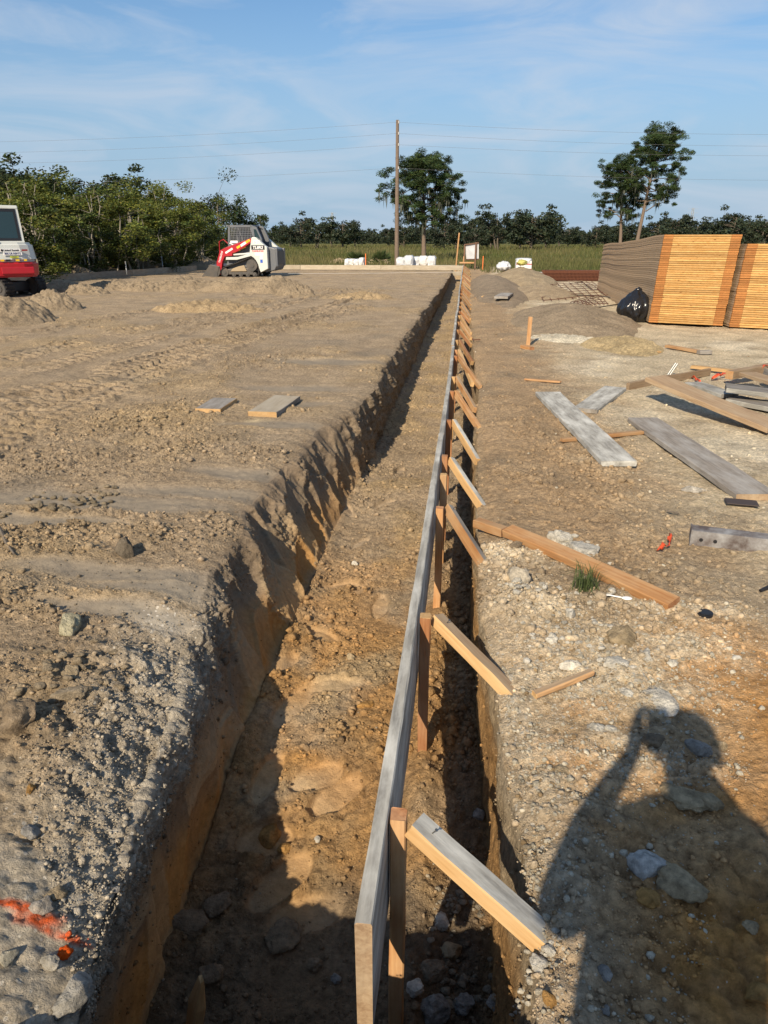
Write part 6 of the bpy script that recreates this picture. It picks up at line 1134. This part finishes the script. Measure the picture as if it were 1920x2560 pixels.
TRK = [(1114, 2290, 17, LIME, 'white stone in the lit patch of the narrow trench side', (1, .9, .8)), (1136, 2332, 20, TANR, 'tan stone below the white stone in the narrow trench side', (1.1, .9, .7)), (1099, 2487, 31, GREYR, 'largest grey rock at the bottom of the narrow trench side', (1, 1, .8)), (1159, 2470, 19, GREYR, 'grey rock right of the largest one in the narrow trench side', (1, .9, .8)), (1037, 2478, 18, LIME, 'blocky pale rock beside the board foot in the narrow trench side', (1.1, .9, .8)), (1209, 2508, 17, GREYR, 'dim grey rock near the right trench wall', (1, 1, .8)), (1090, 2400, 26, BRN, 'brown clod in the shaded narrow trench side', (1.2, .9, .6)), (1190, 2060, 14, GREYR, 'pale grey stone far in the shaded narrow trench side', (1, .9, .8)),
       (709, 2312, 34, (.25, .195, .13), 'flat brown slab on the trench floor near the shadow edge', (.9, 1.2, .35)), (668, 2085, 24, ORR, 'orange clay lump on the trench floor', (1.1, .9, .6)), (708, 2112, 15, ORR, 'smaller orange clay lump beside the first on the trench floor', (1, .9, .8)), (880, 1702, 11, TANR, 'round tan lump on the trench floor by the form board', (1, 1, .9)), (920, 1817, 15, ORR, 'orange lump below the round one on the trench floor', (1.2, .9, .7)), (885, 1446, 8, LIME, 'white pebble on the trench floor', (1, .9, .8)), (792, 2104, 8, LIME, 'small pale pebble near the orange clay lumps', (.8, 1, .8)), (838, 2408, 11, GREYR, 'pale pebble in the dark near end of the trench floor', (1, .9, .8)), (788, 2376, 15, BRN, 'dark clod in the shaded near end of the trench floor', (1, .9, .8)), (470, 2290, 34, BRN, 'large dark slab of clay at the foot of the left wall', (1.2, .9, .5)), (540, 2250, 26, BRN, 'dark clay lump right of the large slab by the left wall', (1, 1, .6)), (520, 2420, 22, BRN, 'dark clod at the near left corner of the trench', (1, .9, .7))]
k = 900
for q in RK:
    k += 1
    if q[3] is None: continue
    stone(q[0], q[1], q[2], q[3], q[4], k, 0.0, q[5], .32 if q[2] > 10 else .2)
for q in TRK: k += 1; stone(q[0], q[1], q[2], q[3], q[4], k, -.65, q[5], .3)
# crumbly heaps of limestone lumps
def fill(px, py, n, rad, rmin, rmax, seed, label, colr=LIME, z=0.0):
    r = np.random.default_rng(seed); p, _ = surf(px, py, z); Vs = []; Fs = []; off = 0; Cs = []
    for i in range(n):
        V, Fc = rock_shape(2, seed + i, .5, 6); s_ = r.uniform(rmin, rmax); o_ = r.normal(0, rad * .5, 2); V = V * s_ * np.array([1, r.uniform(.5, 1), r.uniform(.35, .8)]) + np.array([p.x + o_[0], p.y + o_[1], height(p.x + o_[0], p.y + o_[1]) + s_ * .35]); Vs.append(V); Fs.append(Fc + off); off += len(V); Cs.append(np.broadcast_to(np.array(colr) * r.uniform(.75, 1.1), V.shape))
    return tag(mk('limestone_rubble', np.concatenate(Vs), np.concatenate(Fs), M_rock, col=np.concatenate(Cs), smooth=False), label, 'rubble', kind='stuff')
fill(1430, 1375, 60, .15, .008, .024, 50, 'crumbled white limestone behind the long two by four'); fill(1310, 1480, 40, .10, .006, .02, 51, 'crumbled pale limestone on the lip by the grass tuft'); fill(1480, 1600, 70, .28, .006, .018, 52, 'white limestone chips above the thin stick'); fill(1350, 2360, 40, .06, .004, .012, 53, 'white limestone chips at the lip by the nearest brace')
fill(160, 1700, 60, .22, .007, .026, 54, 'loose brown rubble right of the big boulder', (.34, .27, .18)); fill(110, 1270, 30, .30, .012, .035, 55, 'broken slabs of dried mud on the left pad', (.30, .24, .16)); fill(330, 1060, 60, .35, .010, .030, 56, 'broken clods in the churned soil beside the tread marks', (.37, .28, .17)); fill(230, 1330 - 90, 26, .25, .010, .03, 57, 'mud flakes at the edge of the scraped strip', (.29, .235, .16)); fill(1150, 2440, 60, .13, .006, .020, 58, 'small stones in the shaded narrow trench side', (.36, .30, .22), -.65); fill(1120, 2250, 50, .12, .005, .016, 59, 'gravel in the lit patch of the narrow trench side', (.42, .36, .27), -.65)
# ribbons, spoon, scraps
M_rib = plain('orange_ribbon', (.62, .085, .03), .45)
def ribbon(pts, w, label, hmax=.05, seed=0):
    r = np.random.default_rng(seed); g = [Vector(q) for q in pts]; V = []; Fc = []; fine = []
    for i in range(len(g) - 1): fine += [g[i].lerp(g[i + 1], t) + Vector((0, 0, r.uniform(0, hmax) * math.sin(t * 3.1))) for t in np.linspace(0, 1, 6, endpoint=False)]
    fine.append(g[-1])
    for i, p in enumerate(fine):
        d = (fine[min(i + 1, len(fine) - 1)] - fine[max(i - 1, 0)]).normalized(); sd = d.cross(Vector((0, 0, 1))); sd = (sd.normalized() * math.cos(i * .5 + seed) + Vector((0, 0, 1)) * math.sin(i * .5 + seed) * .6).normalized() * w / 2; V += [p - sd, p + sd]
    for i in range(len(fine) - 1): Fc.append((2 * i, 2 * i + 1, 2 * i + 3, 2 * i + 2))
    o = mk('ribbon', V, Fc, M_rib, smooth=True); m = o.modifiers.new('s', 'SOLIDIFY'); m.thickness = .0012; return tag(o, label, 'ribbon')
def G2(px, py, h=.02): p, _ = surf(px, py); return p + Vector((0, 0, h))
ribbon([G2(1640, 1388), G2(1668, 1376, .03), G2(1672, 1360, .035), G2(1678, 1352, .02)], .022, 'crumpled orange ribbon scrap alone on the right yard', .03, 1)
ribbon([G2(1920, 948, .16), G2(1868, 952, .10), G2(1830, 951, .04), G2(1778, 953, .03), G2(1800, 947, .04), G2(1830, 941, .03), G2(1850, 946, .03)], .03, 'long orange ribbon strung from the board pile', .05, 2)
ribbon([G2(1730, 949), G2(1742, 957, .03), G2(1750, 961, .02)], .03, 'short orange ribbon left of the long orange one', .04, 3)
M_pl = plain('white_plastic', (.78, .78, .76), .35)
p0, p1 = G2(1490, 1495, .008), G2(1560, 1510, .008); d = (p1 - p0); b = B(); b.tube([p0, p0.lerp(p1, .5) + Vector((0, 0, .006)), p1], [.004, .003, .004], 6); o = b.make('plastic_spoon', M_pl, smooth=True); V, Fc = ico(3); c = p1 + d.normalized() * .018
mk('spoon_bowl', V * np.array([.024, .015, .006]) + np.array(c[:]), Fc, M_pl, o, smooth=True); tag(o, 'white plastic spoon on the soil right of the grass tuft', 'spoon')
c = G2(1759, 1538, .004); b = B(); b.cyl(c, (0, 0, 1), .036, .012, 20); b.cyl(c + Vector((0, 0, .006)), (0, 0, 1), .028, .006, 20); tag(b.make('bottle_cap', M_blk), 'flat dark round cap on the right bank', 'cap')
c = G2(1850, 1264, .01); plank('metal_scrap', c - Vector((.09, 0, 0)), c + Vector((.09, -.03, 0)), .10, .008, [plain('burnt_metal', (.05, .035, .03), .7)] * 3, seed=3, label='thin dark square scrap on the right yard', cat='scrap', nseg=3)
# rusty painted channel
a0, a1 = G2(1724, 1352, .05), G2(1990, 1385, .05); M_ch = plain('peeling_paint', (.10, .075, .065), .7, .2, dirt=.9, dirtc=(.40, .40, .39), scale=9, bump=.3)
e = empty('steel_channel', a0, math.atan2((a1 - a0).y, (a1 - a0).x), 'rusty steel channel with peeling grey paint cut by the right edge', 'steel channel'); L_ = (a1 - a0).length; b = B(); b.box((0, -.045, .03), (L_, .045, .036)); b.box((0, -.045, -.05), (L_, -.039, .03)); b.box((0, .039, -.05), (L_, .045, .03)); b.make('channel', M_ch, e)
b = B(); b.box((-.004, -.05, -.055), (.004, .05, .040)); b.make('end_plate', M_ch, e)
for xx in (.05, .12): b = B(); b.cyl((xx, -.046, -.012), (0, 1, 0), .010, .004, 10); b.make('bolt_hole', M_blk, e)
p0, p1 = G2(1900, 1482, .01), G2(1960, 1470, .015); b = B(); b.tube([p0, p0.lerp(p1, .4) + Vector((0, 0, .01)), p1], [.008, .012, .010], 7); tag(b.make('twig', M_blk), 'dark burnt stick at the right edge below the channel', 'stick')
for k, (pts, lab) in enumerate([(((0, 1340), (22, 1372), (40, 1402)), 'dark root sticking out at the left edge of the pad'), (((1665, 1330 - 43), (1680, 1290), (1695, 1296)), 'small dark twig on the right yard'), (((1300, 935 - 80), (1330, 862 + 2)), None)]):
    if lab: b = B(); b.tube([G2(*q, .02) for q in pts], [.012, .010, .005][:len(pts)] if k == 0 else .006, 6); tag(b.make('twig', M_bark), lab, 'stick')
b = B(); q = [G2(1152, 846, .05), G2(1180, 850, .05), G2(1200, 856, .04)]; b.tube(q, .008, 6); tag(b.make('metal_rod', M_rust), 'thin dark rod lying over the bank by the far braces', 'rod')
for q0, q1, lab in [((1668, 938), (1678, 925), 'left of two small nails standing behind the propped plank'), ((1671, 941), (1680, 931), 'right of two small nails standing behind the propped plank')]:
    a0 = G2(*q0, 0); b = B(); b.tube([a0, a0 + Vector((.08, .02, .14))], .009, 6); tag(b.make('metal_rod', M_pipe), lab, 'rod')
# grass tuft
r = np.random.default_rng(77); p, _ = surf(1462, 1478); Vt = []; Ft = []; n = 0
for i in range(85):
    a_ = r.uniform(0, 6.28); L_ = r.uniform(.08, .20); sp = r.uniform(.15, 1.0); d = Vector((math.cos(a_), math.sin(a_), 0)); o_ = p + Vector(r.normal(0, .026, 3)) * 1; o_.z = p.z - .005; sd = Vector((-d.y, d.x, 0)) * r.uniform(.0012, .0024)
    m_ = o_ + d * L_ * sp * .45 + Vector((0, 0, L_ * .62)); t_ = o_ + d * L_ * sp * 1.05 + Vector((0, 0, L_ * (.95 - .45 * sp))); Vt += [o_ - sd, o_ + sd, m_ + sd * .8, m_ - sd * .8, t_]; Ft += [[n, n + 1, n + 2, n + 3], [n + 3, n + 2, n + 4]]; n += 5
tag(mk('grass_tuft', Vt, Ft, leafmat('tuft_blades', (.085, .115, .04), .3), col=np.ones((len(Vt), 3)) * r.uniform(.6, 1.4, (len(Vt), 1))), 'small green grass tuft beside the long two by four', 'grass tuft')

# ================================================================== THE PHOTOGRAPHER (stands behind the camera; only the shadow is in the picture)
def person(loc, rz):
    e = empty('person', loc, rz, 'person in work shirt and jeans holding a phone up with both hands, by the trench', 'person')
    J = {}; E = []; Vp = []; Rr = []
    def j(n, p, r, par=None):
        J[n] = len(Vp); Vp.append(p); Rr.append(r)
        if par: E.append((J[par], J[n]))
    j('pelvis', (0, 0, .95), (.20, .14)); j('waist', (0, 0, 1.08), (.225, .15), 'pelvis'); j('chest', (0, .0, 1.28), (.235, .15), 'waist'); j('neck0', (0, -.01, 1.44), (.10, .09), 'chest'); j('neck', (0, .0, 1.51), (.055, .055), 'neck0'); j('head0', (0, .02, 1.58), (.075, .085), 'neck'); j('head1', (0, .03, 1.67), (.085, .10), 'head0'); j('crown', (0, .02, 1.75), (.06, .07), 'head1')
    for s_ in (-1, 1):
        q = 'l' if s_ < 0 else 'r'
        j('sh' + q, (s_ * .195, 0, 1.41), (.085, .075), 'neck0'); j('el' + q, (s_ * .27, .07, 1.13), (.075, .075), 'sh' + q); j('fa' + q, (s_ * .195, .19, 1.33), (.05, .05), 'el' + q); j('wr' + q, (s_ * .09, .27, 1.47), (.028, .026), 'fa' + q); j('pm' + q, (s_ * .08, .30, 1.55), (.055, .028), 'wr' + q)
        j('hip' + q, (s_ * .095, 0, .86), (.09, .09), 'pelvis'); j('kn' + q, (s_ * .12, .02, .49), (.06, .06), 'hip' + q); j('an' + q, (s_ * .13, -.02, .10), (.045, .045), 'kn' + q); j('ft' + q, (s_ * .15, .14, .04), (.045, .035), 'an' + q)
        for f in range(4): z_ = 1.535 + .020 * f; j(f'f{f}a' + q, (s_ * .085, .315, z_), (.009, .009), 'pm' + q); j(f'f{f}b' + q, (s_ * .066, .342, z_ + .004), (.008, .008), f'f{f}a' + q); j(f'f{f}c' + q, (s_ * .045, .346 - .002 * f, z_ + .006), (.007, .007), f'f{f}b' + q)
        j('ta' + q, (s_ * .055, .285, 1.53), (.011, .010), 'pm' + q); j('tb' + q, (s_ * .035, .302, 1.545), (.009, .009), 'ta' + q)
    me = bpy.data.meshes.new('body'); me.from_pydata(Vp, E, []); o = bpy.data.objects.new('body', me); COL.objects.link(o); o.parent = e
    sk = o.modifiers.new('skin', 'SKIN'); sk.use_smooth_shade = True
    for v, rr in zip(me.skin_vertices[0].data, Rr): v.radius = rr
    me.skin_vertices[0].data[0].use_root = True
    sb = o.modifiers.new('sub', 'SUBSURF'); sb.levels = 2; sb.render_levels = 2
    m, ns, ln, p = new_mat('clothed_body'); p.inputs['Roughness'].default_value = .8; t = node(ns, 'ShaderNodeTexCoord'); sx = node(ns, 'ShaderNodeSeparateXYZ'); ln(t.outputs['Object'], sx.inputs[0]); cr_ = node(ns, 'ShaderNodeValToRGB'); cr_.color_ramp.interpolation = 'CONSTANT'; mr = node(ns, 'ShaderNodeMath', operation='DIVIDE'); mr.inputs[1].default_value = 1.8; ln(sx.outputs['Z'], mr.inputs[0])
    els = cr_.color_ramp.elements; els[0].position = 0; els[0].color = (.05, .035, .025, 1); els[1].position = .06; els[1].color = (.06, .08, .14, 1)
    q = els.new(.54); q.color = (.28, .30, .32, 1); q = els.new(.825); q.color = (.50, .30, .21, 1)
    ln(mr.outputs[0], cr_.inputs['Fac']); ln(cr_.outputs[0], p.inputs['Base Color']); me.materials.append(m)
    V, Fc = ico(4); Vh = V.copy(); Vh[:, 2] = np.maximum(Vh[:, 2], -.15 - .5 * (Vh[:, 1] < 0)); mk('hair', Vh * np.array([.088, .105, .095]) + np.array([0, .012, 1.715]), Fc, plain('dark_hair', (.04, .028, .02), .7, bump=.5, scale=20), e, smooth=True)
    b = B()
    for s_ in (-1, 1): b.tube([(s_ * .033, .118, 1.675), (s_ * .033, .126, 1.675)], .012, 8)
    b.make('eyes', M_wl, e); b = B(); b.tube([(0, .115, 1.675), (0, .145, 1.635), (0, .118, 1.628)], [.010, .014, .010], 8); b.tube([(-.03, .108, 1.595), (0, .117, 1.593), (.03, .108, 1.595)], .006, 6); b.tube([(-.092, .02, 1.69), (-.098, .01, 1.655), (-.090, .02, 1.625)], .010, 6); b.tube([(.092, .02, 1.69), (.098, .01, 1.655), (.090, .02, 1.625)], .010, 6); b.make('face', plain('skin', (.50, .30, .21), .6), e, smooth=True)
    return e
pe = person((.015, -.36, .0), YAW - .10)
b = B(); b.box((-.039, -.0045, -.074), (.039, .0045, .074), bev=.004); b.box((-.030, -.006, -.066), (.030, -.0046, .066)); ph = b.make('phone', M_blk); ph.location = (.010, -.022, CH - .035); ph.rotation_euler = (-PITCH * .9, 0, YAW); tag(ph, 'black phone held up in portrait in front of the face', 'phone')
